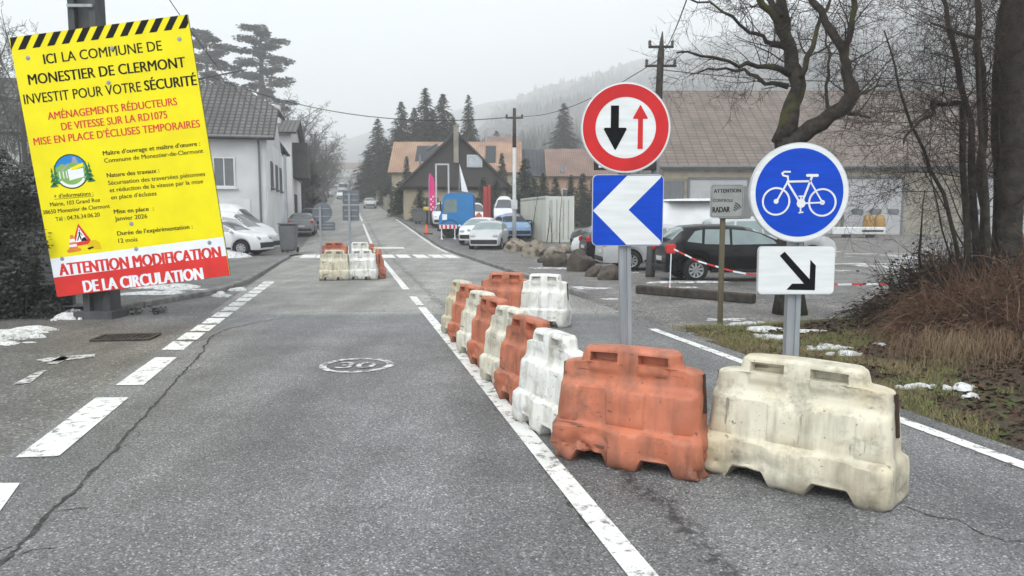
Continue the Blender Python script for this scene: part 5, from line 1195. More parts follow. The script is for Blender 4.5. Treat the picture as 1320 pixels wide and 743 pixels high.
T_side = tile_mat('grey_brown_shingles', (.13, .115, .11), (.10, .09, .088), (.05, .045, .043), .3, .25)
roof_plane('roof', T_side, MH, (l-.3, 11.4, ze-.5), (l-.3, -.6, ze-.5), (0, -.6, za), (0, 11.4, za), .16); roof_plane('roof', T_dark, MH, (r+.3, -.6, ze-.5), (r+.3, 11.4, ze-.5), (0, 11.4, za), (0, -.6, za), .16)
hp_ = MB(); hp_.add([(l+.4, -.35, ze-.1), (r-.4, -.35, ze-.1), (.15, -.06, za-.5), (-.15, -.06, za-.5)], [(0, 1, 2, 3)]); hp_.build('front_shingles', T_dark, MH)
mb = MB(); mb.rbox((0, -.75, za-1.35), (.46, .5, 3.3), .04); mb.rbox((0, -.75, za+.35), (.6, .62, .12), .02); mb.build('chimney', W_stone, MH)
sk = MB(); sk.box((1.75, -.40, at(613, 208, D).z-zg), (1.45, .1, 1.15)); sk_ = sk.build('skylight', M_signgrey, MH); mb = MB(); mb.box((1.75, -.46, at(613, 208, D).z-zg), (1.25, .03, .95)); mb.build('pane', glass_mat('sky_glass', (.22, .25, .27)), sk_)
for x in (-2.2, 2.2): window(MH, (x, .28, ze/2-.1), 1.2, 1.2, fr=M_timber)
# --- orange roofed houses behind
def gable_house(label, px0, px1, pyE, pyR, D, zg, roofm, wallm, depth=9, patches=(), wins=(), name='house'):
    a, b = (px0-660)/953*D, (px1-660)/953*D; zE = at(660, pyE, D).z-zg; zR = at(660, pyR, D+depth/2).z-zg; w_ = b-a
    t = thing(name, label, 'house', ((a+b)/2, D, zg)); mb = MB(); mb.box((0, depth/2, zE/2-.5), (w_-.8, depth, zE+1.0))
    for s in (-1, 1): mb.add([(s*(w_/2-.4), 0, zE), (s*(w_/2-.4), depth, zE), (s*(w_/2-.4), depth/2, zR-.1)], [(0, 1, 2) if s > 0 else (2, 1, 0)])
    mb.build('wall', wallm, t); h = w_/2
    roof_plane('roof', roofm, t, (-h, -.5, zE-.15), (h, -.5, zE-.15), (h, depth/2, zR), (-h, depth/2, zR)); roof_plane('roof', roofm, t, (h, depth+.5, zE-.15), (-h, depth+.5, zE-.15), (-h, depth/2, zR), (h, depth/2, zR))
    dd = Vector((0, depth/2+.5, zR-zE+.15)); nn = Vector((0, -dd.z, dd.y)).normalized()*.05
    for q0, q1, s0, s1, m, nm in patches:
        o = Vector((-h, -.5, zE-.15))
        mb = MB(); P = [o+Vector((w_*q0, 0, 0))+dd*s0+nn, o+Vector((w_*q1, 0, 0))+dd*s0+nn, o+Vector((w_*q1, 0, 0))+dd*s1+nn, o+Vector((w_*q0, 0, 0))+dd*s1+nn]; mb.add(P+[p-nn for p in P], [(0, 1, 2, 3), (0, 4, 5, 1), (1, 5, 6, 2), (2, 6, 7, 3), (3, 7, 4, 0)]); mb.build(nm, m, t)
    for x, z, ww, hh in wins: window(t, (x, 0, z), ww, hh, fr=W_white)
    return t
gable_house('long house with bright orange roof and dark panels behind the dark gable', 502, 673, 221, 183, 88, 2.0, T_orange, W_cream, 9, [(.19, .36, .35, .85, T_slate, 'solar_panel'), (.72, .80, .3, .85, T_slate, 'solar_panel')], [(-6.8, 2.6, .9, 1.2), (5, 2.6, 1, 1.2)])
gable_house('house with dusky pink roof and skylight right of the utility pole', 703, 800, 226, 192, 86, 1.2, T_pink, mat('pink_render', (.45, .29, .22), .9), 9, [(.19, .25, .12, .32, M_wglass, 'skylight')], [(-2, 3.2, 1, 1)])
gable_house('low house with dark slate-blue roof between the orange and pink roofs', 655, 713, 226, 193, 89, 1.2, T_slate, W_cream, 9)
gable_house('small distant house with a red-brown gable above the orange roof', 628, 668, 188, 176, 118, 3.0, T_pink, W_cream, 7)
# --- barn
D = 63.0; xa, xb = (852-660)/953*D, 58.0; zE = at(660, 212, D).z; zR = at(660, 117, D+11).z
BN = thing('barn', 'long stone barn with faded red tiled roof and sectional doors', 'barn', (xa, D, 0)); wl_ = xb-xa; BD = 22
mb = MB(); mb.box((wl_/2, BD/2, zE/2-.3), (wl_, BD, zE+.5)); mb.add([(0, 0, zE), (0, BD, zE), (0, BD/2, zR-.2)], [(2, 1, 0)]); mb.add([(wl_, 0, zE), (wl_, BD, zE), (wl_, BD/2, zR-.2)], [(0, 1, 2)]); mb.build('wall', W_stone, BN)
roof_plane('roof', T_barn, BN, (-.5, -.7, zE-.15), (wl_+.5, -.7, zE-.15), (wl_+.5, BD/2, zR), (-.5, BD/2, zR), .15); roof_plane('roof', T_barn, BN, (wl_+.5, BD+.7, zE-.15), (-.5, BD+.7, zE-.15), (-.5, BD/2, zR), (wl_+.5, BD/2, zR), .15)
mb = MB(); mb.tube([(-.5, -.75, zE-.25), (wl_+.5, -.75, zE-.25)], .11, 8); mb.box((wl_/2, -.3, zE-.4), (wl_+.6, .7, .08)); mb.build('gutter', M_gut, BN)
mb = MB(); mb.box((wl_/2, -.02, zE-.95), (wl_-.2, .06, .5)); mb.build('lintel_band', W_cream, BN)
M_door = mat('sectional_door', (.40, .40, .41), .5, c2=(.34, .34, .35), sc=1)
def bdoor(px0, px1, py0, oval=True):
    a, b = (px0-660)/953*D-xa, (px1-660)/953*D-xa; zt = at(660, py0, D).z; o_ = MB(); o_.box(((a+b)/2, -.05, zt/2), (b-a, .08, zt)); dr = o_.build('door', M_door, BN)
    mb = MB(); [mb.box(((a+b)/2, -.095, zt*k/6), (b-a-.05, .015, .03)) for k in range(1, 6)]; mb.build('panel_joints', M_signgrey, dr)
    fr = MB(); fr.box((a-.09, -.07, zt/2), (.18, .16, zt)); fr.box((b+.09, -.07, zt/2), (.18, .16, zt)); fr.box(((a+b)/2, -.07, zt+.11), (b-a+.36, .16, .22)); fr.build('door_frame', M_gut, BN)
    if oval:
        n_ = 3
        for k in range(n_):
            q = MB(); q.prism(sh(rrect(1.0, .5, .22), a+(b-a)*(k+.75)/n_*.95, zt*.43), -.11, -.092); q.build('door_window', M_wglass, dr)
bdoor(1085, 1158, 231); bdoor(887, 960, 232, False); bdoor(1240, 1320, 231)
a = (867-660)/953*D-xa; window(BN, (a, -.0, at(660, 248, D).z), 1.7, 1.9, fr=M_gut, bars=2)
# big boulder/tank items in front of the barn
x = (1125-660)/953*61.5; t = thing('yellow_tank', 'pair of ochre yellow oval tanks against the barn door', 'tank', (x, 61.5, 0)); M_tank = mat('ochre_tank', (.34, .20, .06), .5)
for s in (-1, 1):
    mb = MB(); mb.lathe([(0, 0), (.38, 0), (.44, .1), (.46, .9), (.42, 1.5), (.28, 1.8), (0, 1.88)], (s*.45, 0, 0), 'z', 20); mb.build('tank', M_tank, t, smooth_=True)
x = (1100-660)/953*56; t = thing('white_trailer', 'low white flatbed body lying in front of the barn door', 'trailer', (x, 56, 0)); mb = MB(); mb.rbox((0, 0, .62), (4.0, 1.6, .55), .06); mb.build('bed', P_wh, t); mb = MB(); mb.rbox((1.0, -.82, .62), (1.6, .04, .14), .01); mb.build('side_slot', M_trim, t)
for s in (-1, 1): mb = MB(); mb.lathe([(0, -.1), (.33, -.1), (.33, .1), (0, .1)], (s*.9, -.65, .33), 'y', 16); mb.build('wheel', M_tyre, t)
# left wall, shed and hedge by the pole
t = thing('garden_wall', 'low dark concrete wall behind the pole on the left', 'wall', (-8.6, 12.9, 0), .35); mb = MB(); mb.box((-1.0, 0, .2), (3.6, .25, .42)); mb.box((-1.0, 0, .44), (3.7, .33, .06)); mb.build('wall', M_conc, t)
t = thing('garden_shed', 'grey slatted shed behind the ivy hedge and yellow notice', 'shed', (-11.1, 17.0, 0), .1); mb = MB(); mb.box((0, 0, 1.1), (4.6, 2.6, 2.2)); mb.build('wall', M_conc, t); mb = MB(); [mb.box((0, -1.31, .3+.2*k), (4.5, .03, .03)) for k in range(9)]; mb.box((-.2, -1.33, 1.1), (.08, .05, 2.1)); mb.build('slats', M_conc, t)
roof_plane('roof', M_conc, t, (-2.6, -1.7, 2.15), (2.6, -1.7, 2.15), (2.6, 1.7, 2.7), (-2.6, 1.7, 2.7), .08)
# distant town
TG = 'small houses of the distant town'
for i, (px, Y, w_, c_, lb) in enumerate([(428, 330, 9, T_orange, 'tiny house with orange roof at the far end of the street'), (441, 420, 14, T_slate, 'tiny pale-roofed hall at the end of the street'), (455, 360, 10, T_pink, 'tiny pink-roofed house at the far end, right of the street'), (445, 520, 16, T_orange, 'tiny red-roofed house on the far slope above the street end'), (421, 260, 8, W_cream, 'tiny ochre house left at the far street end')]):
    x = (px-660)/953*Y; zg = gz(x, Y)-.5+(6 if Y > 500 else 0); t = thing('distant_house', lb, 'house', (x, Y, zg), .2*i, TG); mb = MB(); mb.box((0, 0, 2), (w_, 7, 5)); mb.build('wall', W_cream if i % 2 else W_grey, t)
    roof_plane('roof', c_ if c_ != W_cream else T_pink, t, (-w_/2-.4, -4, 4.3), (w_/2+.4, -4, 4.3), (w_/2+.4, 0, 7.2), (-w_/2-.4, 0, 7.2)); roof_plane('roof', T_pink, t, (w_/2+.4, 4, 4.3), (-w_/2-.4, 4, 4.3), (-w_/2-.4, 0, 7.2), (w_/2+.4, 0, 7.2))
    window(t, (-w_/4, -3.5, 2.4), 1, 1.2); window(t, (w_/4, -3.5, 2.4), 1, 1.2)
# low stone wall + gate piers along the right pavement
for px, Y, lb in ((500, 92, 'low stone garden wall along the right pavement beyond the dark gable'), (487, 118, 'low pale wall farther up the right pavement')):
    x, y, z = PG(px, Y); t = thing('garden_wall', lb, 'wall', (x, y, z), RA); mb = MB(); mb.rbox((0, 0, .6), (9, .35, 1.3), .03); mb.build('wall', W_stone, t); mb = MB(); [mb.rbox((q, 0, .9), (.5, .5, 1.9), .03) for q in (-4.7, 4.7)]; mb.build('pier', W_stone, t)
# ================================================================== TREES
def bez(p, d, L, n, wob, up=0, rnd=random):
    pts = [Vector(p)]; d = Vector(d).normalized()
    for i in range(n):
        d = (d+Vector((rnd.uniform(-1, 1), rnd.uniform(-1, 1), rnd.uniform(-1, 1)))*wob+Vector((0, 0, up))).normalized(); pts.append(pts[-1]+d*L/n)
    return pts
def twigs(mbs, pts, r0, lvl, spread=.9, L=1.0, dens=3.5, up=.05, wob=.22, drop=0, tmin=.15, rmin=.0025):
    """side branches along a path; mbs = [limb MB, twig MB]"""
    tot = sum((b-a).length for a, b in zip(pts, pts[1:])); n = max(1, int(tot*dens)) if lvl > 0 else 0
    for k in range(n):
        q = tmin+(1-tmin)*(k+random.random())/n; f = q*(len(pts)-1); i = min(int(f), len(pts)-2); p = pts[i].lerp(pts[i+1], f-i); d = (pts[i+1]-pts[i]).normalized()
        s = Vector((random.gauss(0, 1), random.gauss(0, 1), random.gauss(0, 1))); s = (s-d*s.dot(d)).normalized()
        nd = (d*random.uniform(.3, .9)+s*spread+Vector((0, 0, up))).normalized(); ll = L*random.uniform(.5, 1.15)*(1-.45*q); rr = max(rmin, r0*(1-.6*q)*.5)
        b = bez(p, nd, ll, 5 if lvl > 1 else 4, wob, up*.4-drop)
        mbs[0 if rr > .012 else 1].tube(b, [rr*(1-.8*j/(len(b)-1)) for j in range(len(b))], 5 if rr > .012 else 3, cap=False)
        if lvl > 1: twigs(mbs, b, rr, lvl-1, spread, L*.52, dens*1.7, up, wob, drop, .2, rmin)
def hist(parent, mbs, names=('limbs', 'twigs'), mats=None):
    for m, nm, mt_ in zip(mbs, names, mats or (M_bark, M_twig)):
        if m.v: m.build(nm, mt_, parent, smooth_=True)
# -- mossy tree behind the cycle sign
random.seed(42); DT = 12.6
def tp(px, py, dy=0): return at(px, py, DT+dy)
bx_ = tp(1018, 405); base = Vector((bx_.x, DT, -.03)); T = thing('bare_tree', 'mossy bare tree with forked trunk behind the cycle sign', 'tree', base)
loc = lambda P: [Vector(p)-base for p in P]
trunk = MB(); trunk.tube(loc([base, tp(1018, 380), tp(1019, 300), tp(1020, 240), tp(1016, 190), tp(1014, 178)]), [.30, .24, .215, .21, .22, .20], 14)
limbs = MB(); tw = MB(); mbs = [limbs, tw]
main = [([(1006, 185, 0), (1020, 150, 0), (1027, 110, .1), (1018, 70, .2), (1012, 30, .2), (1006, -30, .2), (1000, -110, .3)], [.17, .155, .135, .11, .09, .075, .05]),
        ([(1018, 185, 0), (1046, 165, -.1), (1085, 140, -.2), (1098, 122, -.2), (1090, 95, -.2), (1085, 65, -.1), (1066, 28, 0), (1040, -10, .2), (1020, -70, .4)], [.18, .145, .12, .115, .08, .078, .06, .045, .03]),
        ([(1086, 68, -.1), (1097, 40, -.3), (1101, -5, -.4), (1112, -80, -.5)], [.07, .05, .04, .025]),
        ([(1016, 62, .2), (1000, 25, .0), (975, -5, -.1), (940, -50, -.3)], [.085, .06, .05, .03]),
        ([(1032, 100, 0), (1046, 60, .1), (1060, 25, .3), (1078, -15, .5)], [.05, .04, .03, .02]),
        ([(1016, 95, 0), (985, 85, -.4), (955, 84, -.8), (915, 72, -1.0), (872, 68, -1.2)], [.06, .04, .03, .022, .012]),
        ([(1012, 60, 0), (990, 52, -.3), (968, 40, -.5), (930, 12, -.8), (880, -5, -1)], [.05, .035, .028, .02, .012]),
        ([(1016, 112, 0), (985, 106, .3), (960, 92, .6), (925, 88, .9), (890, 96, 1.1)], [.05, .035, .028, .02, .012]),
        ([(1082, 142, -.1), (1105, 148, -.3), (1122, 152, -.4)], [.035, .028, .02]),
        ([(1098, 122, 0), (1120, 118, .3), (1150, 104, .6)], [.04, .02, .012]),
        ([(1008, 20, 0), (985, -10, .4), (950, -30, .8), (890, -60, 1)], [.06, .04, .03, .015]),
        ([(1070, 148, 0), (1066, 110, .3), (1070, 70, .6), (1062, 30, .9)], [.04, .025, .02, .012])]
for P, rr in main:
    pts = loc([tp(*p) for p in P]); fine = []; fr = []
    for i in range(len(pts)-1):
        for k in range(3): q = k/3; fine.append(pts[i].lerp(pts[i+1], q)+Vector((random.uniform(-1, 1), random.uniform(-1, 1), random.uniform(-1, 1)))*.035); fr.append((rr[i]*(1-q)+rr[i+1]*q)*random.uniform(.9, 1.14))
    fine.append(pts[-1]); fr.append(rr[-1]); fine[0] = pts[0]
    limbs.tube(fine, fr, 10 if rr[0] > .1 else 7); twigs(mbs, fine, min(.04, rr[-1]*1.0+.014), 3, .9, 1.35, 4.6, .02, .22, tmin=.3 if rr[0] > .1 else .12, rmin=.0032)
trunk.build('trunk', M_bark, T, smooth_=True); hist(T, mbs)
# -- slim multi-stem tree and ivy-dark trunk at the right
def stem_tree(label, stems, bpx, Y, lvl=3, L=1.2, dens=2.2, mats=None, tmin=.3, n=8):
    b0 = at(bpx, 400, Y); base = Vector((b0.x, Y, 0)); T = thing('bare_tree', label, 'tree', base); tr = MB(); mbs = [MB(), MB()]; mats = mats or (M_dbark, M_twig)
    for P, rr in stems:
        pts = [at(px, py, Y+dy)-base for px, py, dy in P]; pts[0].z = -.05; fine = []; fr = []
        for i in range(len(pts)-1):
            for k in range(4): q = k/4; fine.append(pts[i].lerp(pts[i+1], q)+Vector((random.uniform(-1, 1), random.uniform(-1, 1), 0))*.03); fr.append((rr[i]*(1-q)+rr[i+1]*q)*random.uniform(.92, 1.1))
        fine.append(pts[-1]); fr.append(rr[-1]); tr.tube(fine, fr, n); twigs(mbs, fine, min(.03, rr[-1]+.008), lvl, 1.0, L, dens, .0, .2, tmin=tmin)
    tr.build('trunk', mats[0] if mats else M_bark, T, smooth_=True); hist(T, mbs, mats=mats); return T
random.seed(5)
stem_tree('slender bare tree of several thin stems rising from the brambles', [([(1272, 420, 0), (1268, 300, 0), (1266, 180, .1), (1262, 60, .2), (1258, -60, .3)], [.065, .058, .052, .045, .03]), ([(1282, 420, .1), (1286, 280, .1), (1282, 150, 0), (1290, 40, -.1), (1300, -60, 0)], [.062, .055, .046, .038, .025]),
  ([(1268, 320, 0), (1250, 160, -.2), (1228, 60, -.4), (1205, -40, -.5)], [.05, .04, .032, .02]), ([(1268, 380, .1), (1215, 250, -.3), (1162, 130, -.5), (1140, 40, -.6)], [.03, .024, .016, .008]),
  ([(1266, 125, 0), (1240, 132, -.3), (1215, 135, -.4), (1200, 132, -.5), (1204, 145, -.5), (1180, 160, -.6), (1165, 185, -.7)], [.045, .036, .03, .026, .022, .018, .01])], 1272, 9.6, 3, 1.7, 5)
stem_tree('thick dark tree trunk at the right edge of the brambles', [([(1306, 430, 0), (1304, 300, 0), (1306, 160, 0), (1310, 20, 0), (1314, -80, 0)], [.17, .15, .145, .14, .11]), ([(1304, 150, 0), (1340, 60, .2), (1370, -40, .2)], [.06, .05, .03]), ([(1304, 90, 0), (1260, 50, -.5), (1200, 30, -.8)], [.035, .025, .01])], 1306, 9.2, 3, 1.4, 4, n=12)
# sapling whips growing out of the bushes
random.seed(9)
stem_tree('tangle of thin dark saplings between the brambles and the barn', [([(1235+14*i, 430, .2*i), (1225+12*i+random.uniform(-20, 20), 330, .1*i), (1195+18*i+random.uniform(-30, 30), 210+random.uniform(-20, 20), -.2)], [.02, .014, .006]) for i in range(5)]+[([(1190, 430, 0), (1187, 330, 0), (1192, 245, 0)], [.022, .018, .006])], 1240, 10.6, 3, .9, 5, tmin=.25, mats=(M_twig, M_twig))
# -- brambles
def bramble(label, items, m, n, seed, h, name='bramble_bush', arc=1.0, leaves=0):
    random.seed(seed); c0 = Vector((sum(i[0] for i in items)/len(items), sum(i[1] for i in items)/len(items), 0)); T = thing(name, label, 'bush', c0); mb = MB(); lf = MB()
    for k in range(n):
        x, y, rx, ry, hh = random.choice(items); a = random.uniform(0, 2*pi); q = sqrt(random.random()); bx, by = x+rx*q*cos(a), y+ry*q*sin(a); hz = hh*(1-q*q*.6)*random.uniform(.55, 1.1)
        upr = random.random() < .3; p = Vector((bx, by, random.uniform(-.02, hz*(.3 if upr else .7))))-c0; a2 = random.uniform(0, 2*pi); d = Vector((cos(a2), sin(a2), random.uniform(.2, 1.6))); L = random.uniform(.3, .9)*arc
        if upr: d = Vector((cos(a2)*.35, sin(a2)*.35, 1)); L = random.uniform(.35, .85)*hh
        pts = [p]; dd = d.normalized()
        for j in range(6): dd = (dd+Vector((random.uniform(-.3, .3), random.uniform(-.3, .3), (-.03 if upr else -.32)+random.uniform(-.2, .2)))).normalized(); q_ = pts[-1]+dd*L/6; q_.z = max(q_.z, 0); pts.append(q_)
        r = random.choice((.002, .003, .003, .004, .004, .006, .009)); r = .014 if random.random() < .008 else r; mb.tube(pts, [r*(1-.6*j/6) for j in range(7)], 3, cap=False)
        if random.random() < leaves:
            for pp in pts[2::2]:
                s = random.uniform(.012, .03); R = Matrix.Rotation(random.uniform(0, 6.3), 3, 'Z') @ Matrix.Rotation(random.uniform(0, 6.3), 3, 'X'); lf.add([pp+R @ Vector(v) for v in ((-s, -s*.6, 0), (s, -s*.6, 0), (s, s*.6, .3*s), (-s, s*.6, 0))], [(0, 1, 2, 3)])
    mb.build('stems', m, T)
    if lf.v: lf.build('leaves', mat('bramble_leaves', (.05, .045, .03), .8, c2=(.10, .065, .04), sc=5), T)
    return T
M_dkb = mat('dark_bramble', (.055, .042, .034), .9, c2=(.03, .026, .022), sc=1.5)
bramble('dark leafless bush left of the dry brown brambles', [(6.15, 10.6, .6, .6, 1.35), (6.7, 10.8, .6, .6, 1.5), (5.6, 10.7, .35, .4, .6)], M_dkb, 10000, 3, 1, 'bare_bush', 1.0, .5)
bramble('mound of dry brown brambles and dead grass under the trees', [(5.9, 8.7, .7, .6, 1.3), (6.6, 9.0, .8, .8, 1.7), (5.5, 9.1, .5, .5, .95), (6.9, 8.3, .8, .6, 1.5), (6.2, 8.1, .6, .4, .9), (7.8, 8.6, .8, .7, 1.7)], M_bramble, 26000, 4, 1, arc=1.1, leaves=.25)
# dry grass flop at the foot
mb = MB(); random.seed(8)
for k in range(1800):
    x, y = random.gauss(5.3, .5), random.gauss(8.2, .3); a = random.gauss(-2.3, .5); L = random.uniform(.1, .4); p = Vector((x, y, vz(x, y)+random.uniform(0, .25))); mb.tube([p, p+Vector((cos(a)*L*.6, sin(a)*L*.5, .08)), p+Vector((cos(a)*L, sin(a)*L*.9, -.06))], [.002, .0018, .0008], 3, cap=False)
tag(mb.build('dead_grass', mat('straw', (.25, .18, .11), .9, c2=(.15, .10, .065), sc=3)), 'flopped dead grass at the foot of the brambles', 'grass', kind='stuff')
# -- leafy masses
def leafcloud(mb, c, r, n, s, flat=1.0, tri=True):
    for k in range(n):
        d = Vector((random.gauss(0, 1), random.gauss(0, 1), random.gauss(0, 1))).normalized()*r*random.uniform(.3, 1)**.5; d.z *= flat; p = Vector(c)+d
        R = Matrix.Rotation(random.uniform(0, 6.3), 3, 'Z') @ Matrix.Rotation(random.uniform(-1.2, 1.2), 3, 'X'); q = s*random.uniform(.6, 1.3)
        mb.add([p+R @ Vector(v) for v in ((-q, -q*.5, 0), (q, -q*.45, 0), (q*.1, q*.8, 0))], [(0, 1, 2)])
random.seed(14); T = thing('ivy_hedge', 'tall dark ivy-covered hedge at the left edge behind the notice', 'hedge', (-8.4, 12.2, 0)); mb = MB(); st = MB()
for k in range(110):
    z = random.uniform(0, 2.7); leafcloud(mb, (random.gauss(-.05, .4)-.10*z, random.gauss(0, .25), z), random.uniform(.2, .38), 260, .035)
for k in range(30): st.tube(bez((random.gauss(-.2, .25), random.gauss(0, .2), 0), (random.uniform(-.2, .2), 0, 1), random.uniform(1.6, 2.9), 6, .15), [.02, .018, .015, .012, .01, .006, .003], 4)
mb.build('leaves', M_ivy, T); st.build('stems', M_timber, T)
T = thing('ground_ivy', 'low dark ivy and weeds round the foot of the pole', 'plant', (-8.0, 12.6, 0)); mb = MB()
for k in range(30): leafcloud(mb, (random.uniform(-1.5, 2.2), random.gauss(0, .15), .04), .13, 40, .02, .5)
mb.build('leaves', M_ivy, T)
# -- evergreens
def spruce_mesh(Ht, Wd, seed, dens=1.0, base=.06, s=.30):
    random.seed(seed); mb = MB(); nw = int(58*dens); 
    for i in range(nw):
        q = i/nw; z = Ht*(base+(1-base)*q); R = Wd*(1-q)**.85*(.85+.3*random.random())+.12; nb = 13 if q < .7 else 9
        for k in range(nb):
            a = random.uniform(0, 6.28); Rr = R*random.uniform(.65, 1.15); st = max(2, int(Rr/.34*dens)+1)
            for j in range(st):
                t = (j+.7)/st; p = Vector((cos(a)*Rr*t, sin(a)*Rr*t, z-.28*Rr*t**1.4+random.uniform(-.1, .1)))
                for u in range(3):
                    e = s*1.25*random.uniform(.6, 1.4)*(1.1-.4*q); b = a+random.uniform(-1.1, 1.1); d = Vector((cos(b), sin(b), random.uniform(-.55, .1)))*e; wv = Vector((-sin(b), cos(b), random.uniform(-.4, .4)))*e*.33
                    mb.add([p-d*.4+wv, p-d*.4-wv, p+d], [(0, 1, 2)])
    mb.tube([(0, 0, 0), (0, 0, Ht*.5), (0, 0, Ht)], [.04*Wd+.08, .03*Wd+.05, .01], 6, mi=1)
    return mb
def split_build(mb, T, m_leaf):
    a, b = MB(), MB(); a.v = mb.v; a.f = [f for f, m in zip(mb.f, mb.m) if m == 0]; a.m = [0]*len(a.f); o = a.build('crown', m_leaf, T)
    b.v = mb.v; b.f = [f for f, m in zip(mb.f, mb.m) if m == 1]; b.m = [0]*len(b.f); b.build('trunk', M_brown, T, smooth_=True)
def top_h(px, py, Y): p = at(px, py, Y); zg = gz(p.x, Y); return (p.x, Y, zg), p.z-zg
GS = 'tall spruces behind the houses'
protos = []
for sd_ in (1, 2): 
    T = thing('spruce_tree', 'x', 'tree', (0, 0, 0), 0, GS); split_build(spruce_mesh(18, 5.8, sd_, s=.42), T, M_spruce); protos.append(T)
sp = [(487, 152, 125, 1.15, 'spruce standing alone at the left end of the group, by the street'), (517, 130, 118, .95, 'spruce second from the left in the group above the orange roof'), (548, 112, 112, 1.0, 'tallest spruce, in the middle of the group'), (571, 120, 114, 1.05, 'spruce just right of the tallest one'),
      (604, 121, 116, .72, 'slim spruce standing apart at the right end of the group'), (534, 138, 116, .9, 'shorter spruce between the second one and the tallest'), (474, 196, 140, 1.3, 'short wide spruce at the foot of the leftmost tall one'), (558, 140, 110, 1.0, 'shorter spruce in front of the tallest one'), (727, 132, 150, 1.1, 'hazy spruce on the slope above the pink roof'), (498, 178, 122, 1.1, 'lower spruce between the lone one and the group'), (512, 168, 112, 1.0, 'short spruce in front of the second one, above the orange roof edge'), (584, 150, 119, .9, 'short spruce in the gap before the slim one standing apart'), (640, 168, 150, 1.2, 'faint spruce far behind the right part of the orange roof')]
for i, (px, py, Y, wf, lb) in enumerate(sp):
    L_, h = top_h(px, py, Y); o = protos[i % 2] if i < 2 else None
    k = h/18.0
    if o: o.location = L_; o['label'] = lb; o.scale = (k*wf, k*wf, k)
    else: dup(protos[i % 2], L_, random.uniform(0, 6), lb, GS, (k*wf, k*wf, k))
# young firs and hedge by the yard
GY = 'young firs along the yard fence'; T = thing('young_fir', 'x', 'tree', (0, 0, 0), 0, GY); split_build(spruce_mesh(4, 1.15, 7, .9, .02, .17), T, M_firg); yf = T
yl = [(541, 240, 66, 1.6, 'bushy young fir beside the street lamp'), (527, 262, 72, 1.5, 'small young fir left of the street lamp'), (677, 205, 70, 1.5, 'tall young fir right of the utility pole'), (700, 224, 68, 1.5, 'young fir behind the white container, left of centre'), (716, 228, 69, 1.3, 'young fir behind the right end of the container'), (736, 226, 68, 1.3, 'young fir above the dark van'),
      (751, 224, 70, 1.3, 'young fir behind the left edge of the chevron board'), (664, 228, 67, 1.6, 'young fir at the foot of the utility pole'), (647, 198, 78, .9, 'narrow young fir in front of the orange roof'), (640, 232, 66, 1.5, 'wide young fir in front of the dark house wall'), (623, 228, 67, 1.3, 'young fir beside the skylight wall'), (688, 230, 66, 1.7, 'low wide fir between the container and the pole'), (765, 232, 71, 1.5, 'young fir hidden behind the chevron board'), (556, 250, 65, 1.2, 'young fir behind the pink flag'), (524, 202, 84, .9, 'dark slim fir in front of the orange roof, left')]
for i, (px, py, Y, wf, lb) in enumerate(yl):
    L_, h = top_h(px, py, Y); k = h/4.0
    if i == 0: yf.location = L_; yf['label'] = lb; yf.scale = (k*wf*.7, k*wf*.7, k)
    else: dup(yf, L_, i*1.7, lb, GY, (k*wf*.7, k*wf*.7, k))
# dark ivy bush at the corner of the dark-roofed house
T = thing('evergreen_bush', 'dark round bush at the left corner of the dark-roofed house', 'bush', PG(517, 76)); mb = MB(); random.seed(4)
for k in range(26): leafcloud(mb, (random.gauss(0, .7), random.gauss(0, .7), random.uniform(.3, 3.2)), .6, 160, .13)
mb.build('leaves', M_spruce, T)
# -- two tall pines left
def pine(label, pxt, pyt, Y, w_, seed, group):
    random.seed(seed); L_, h = top_h(pxt, pyt, Y); T = thing('pine_tree', label, 'tree', L_, 0, group); cr = MB(); tr = MB()
    stems = [(0, 0), (-.8, .3)] if seed % 2 else [(0, 0)]
    for sx, sy in stems: tr.tube([(sx, sy, 0), (sx*.8, sy, h*.5), (sx*.4+.2, sy, h*.8), (.1, 0, h*.97)], [.5, .42, .28, .08], 8)
    n = 34
    for i in range(n):
        q = i/n; z = h*(.42+.56*q); R = w_*sqrt(max(.03, 1-((q-.35)/.68)**2))*random.uniform(.6, 1.1); a = i*2.4+random.uniform(-.4, .4)
        tip = Vector((cos(a)*R, sin(a)*R, z+R*.05)); m_ = Vector((cos(a)*R*.5, sin(a)*R*.5, z-.1)); tr.tube([(.1, 0, z-.5), m_, tip], [.09, .06, .02], 4, cap=False)
        for t in (.35, .55, .75, .9, 1.0): c = Vector((cos(a)*R*t, sin(a)*R*t, z+.1+random.uniform(-.1, .25))); leafcloud(cr, c, random.uniform(1.2, 1.9), 70, .32, .36)
    leafcloud(cr, (0, 0, h*.97), 1.6, 260, .24, .5)
    cr.build('crown', M_pine, T); tr.build('trunk', M_gtwig, T, smooth_=True)
pine('tall flat-layered pine above the grey house roof', 335, 30, 150, 6.4, 3, 'tall pines behind the grey house'); pine('tall pine half hidden behind the yellow notice', 264, 38, 146, 6.4, 6, 'tall pines behind the grey house')
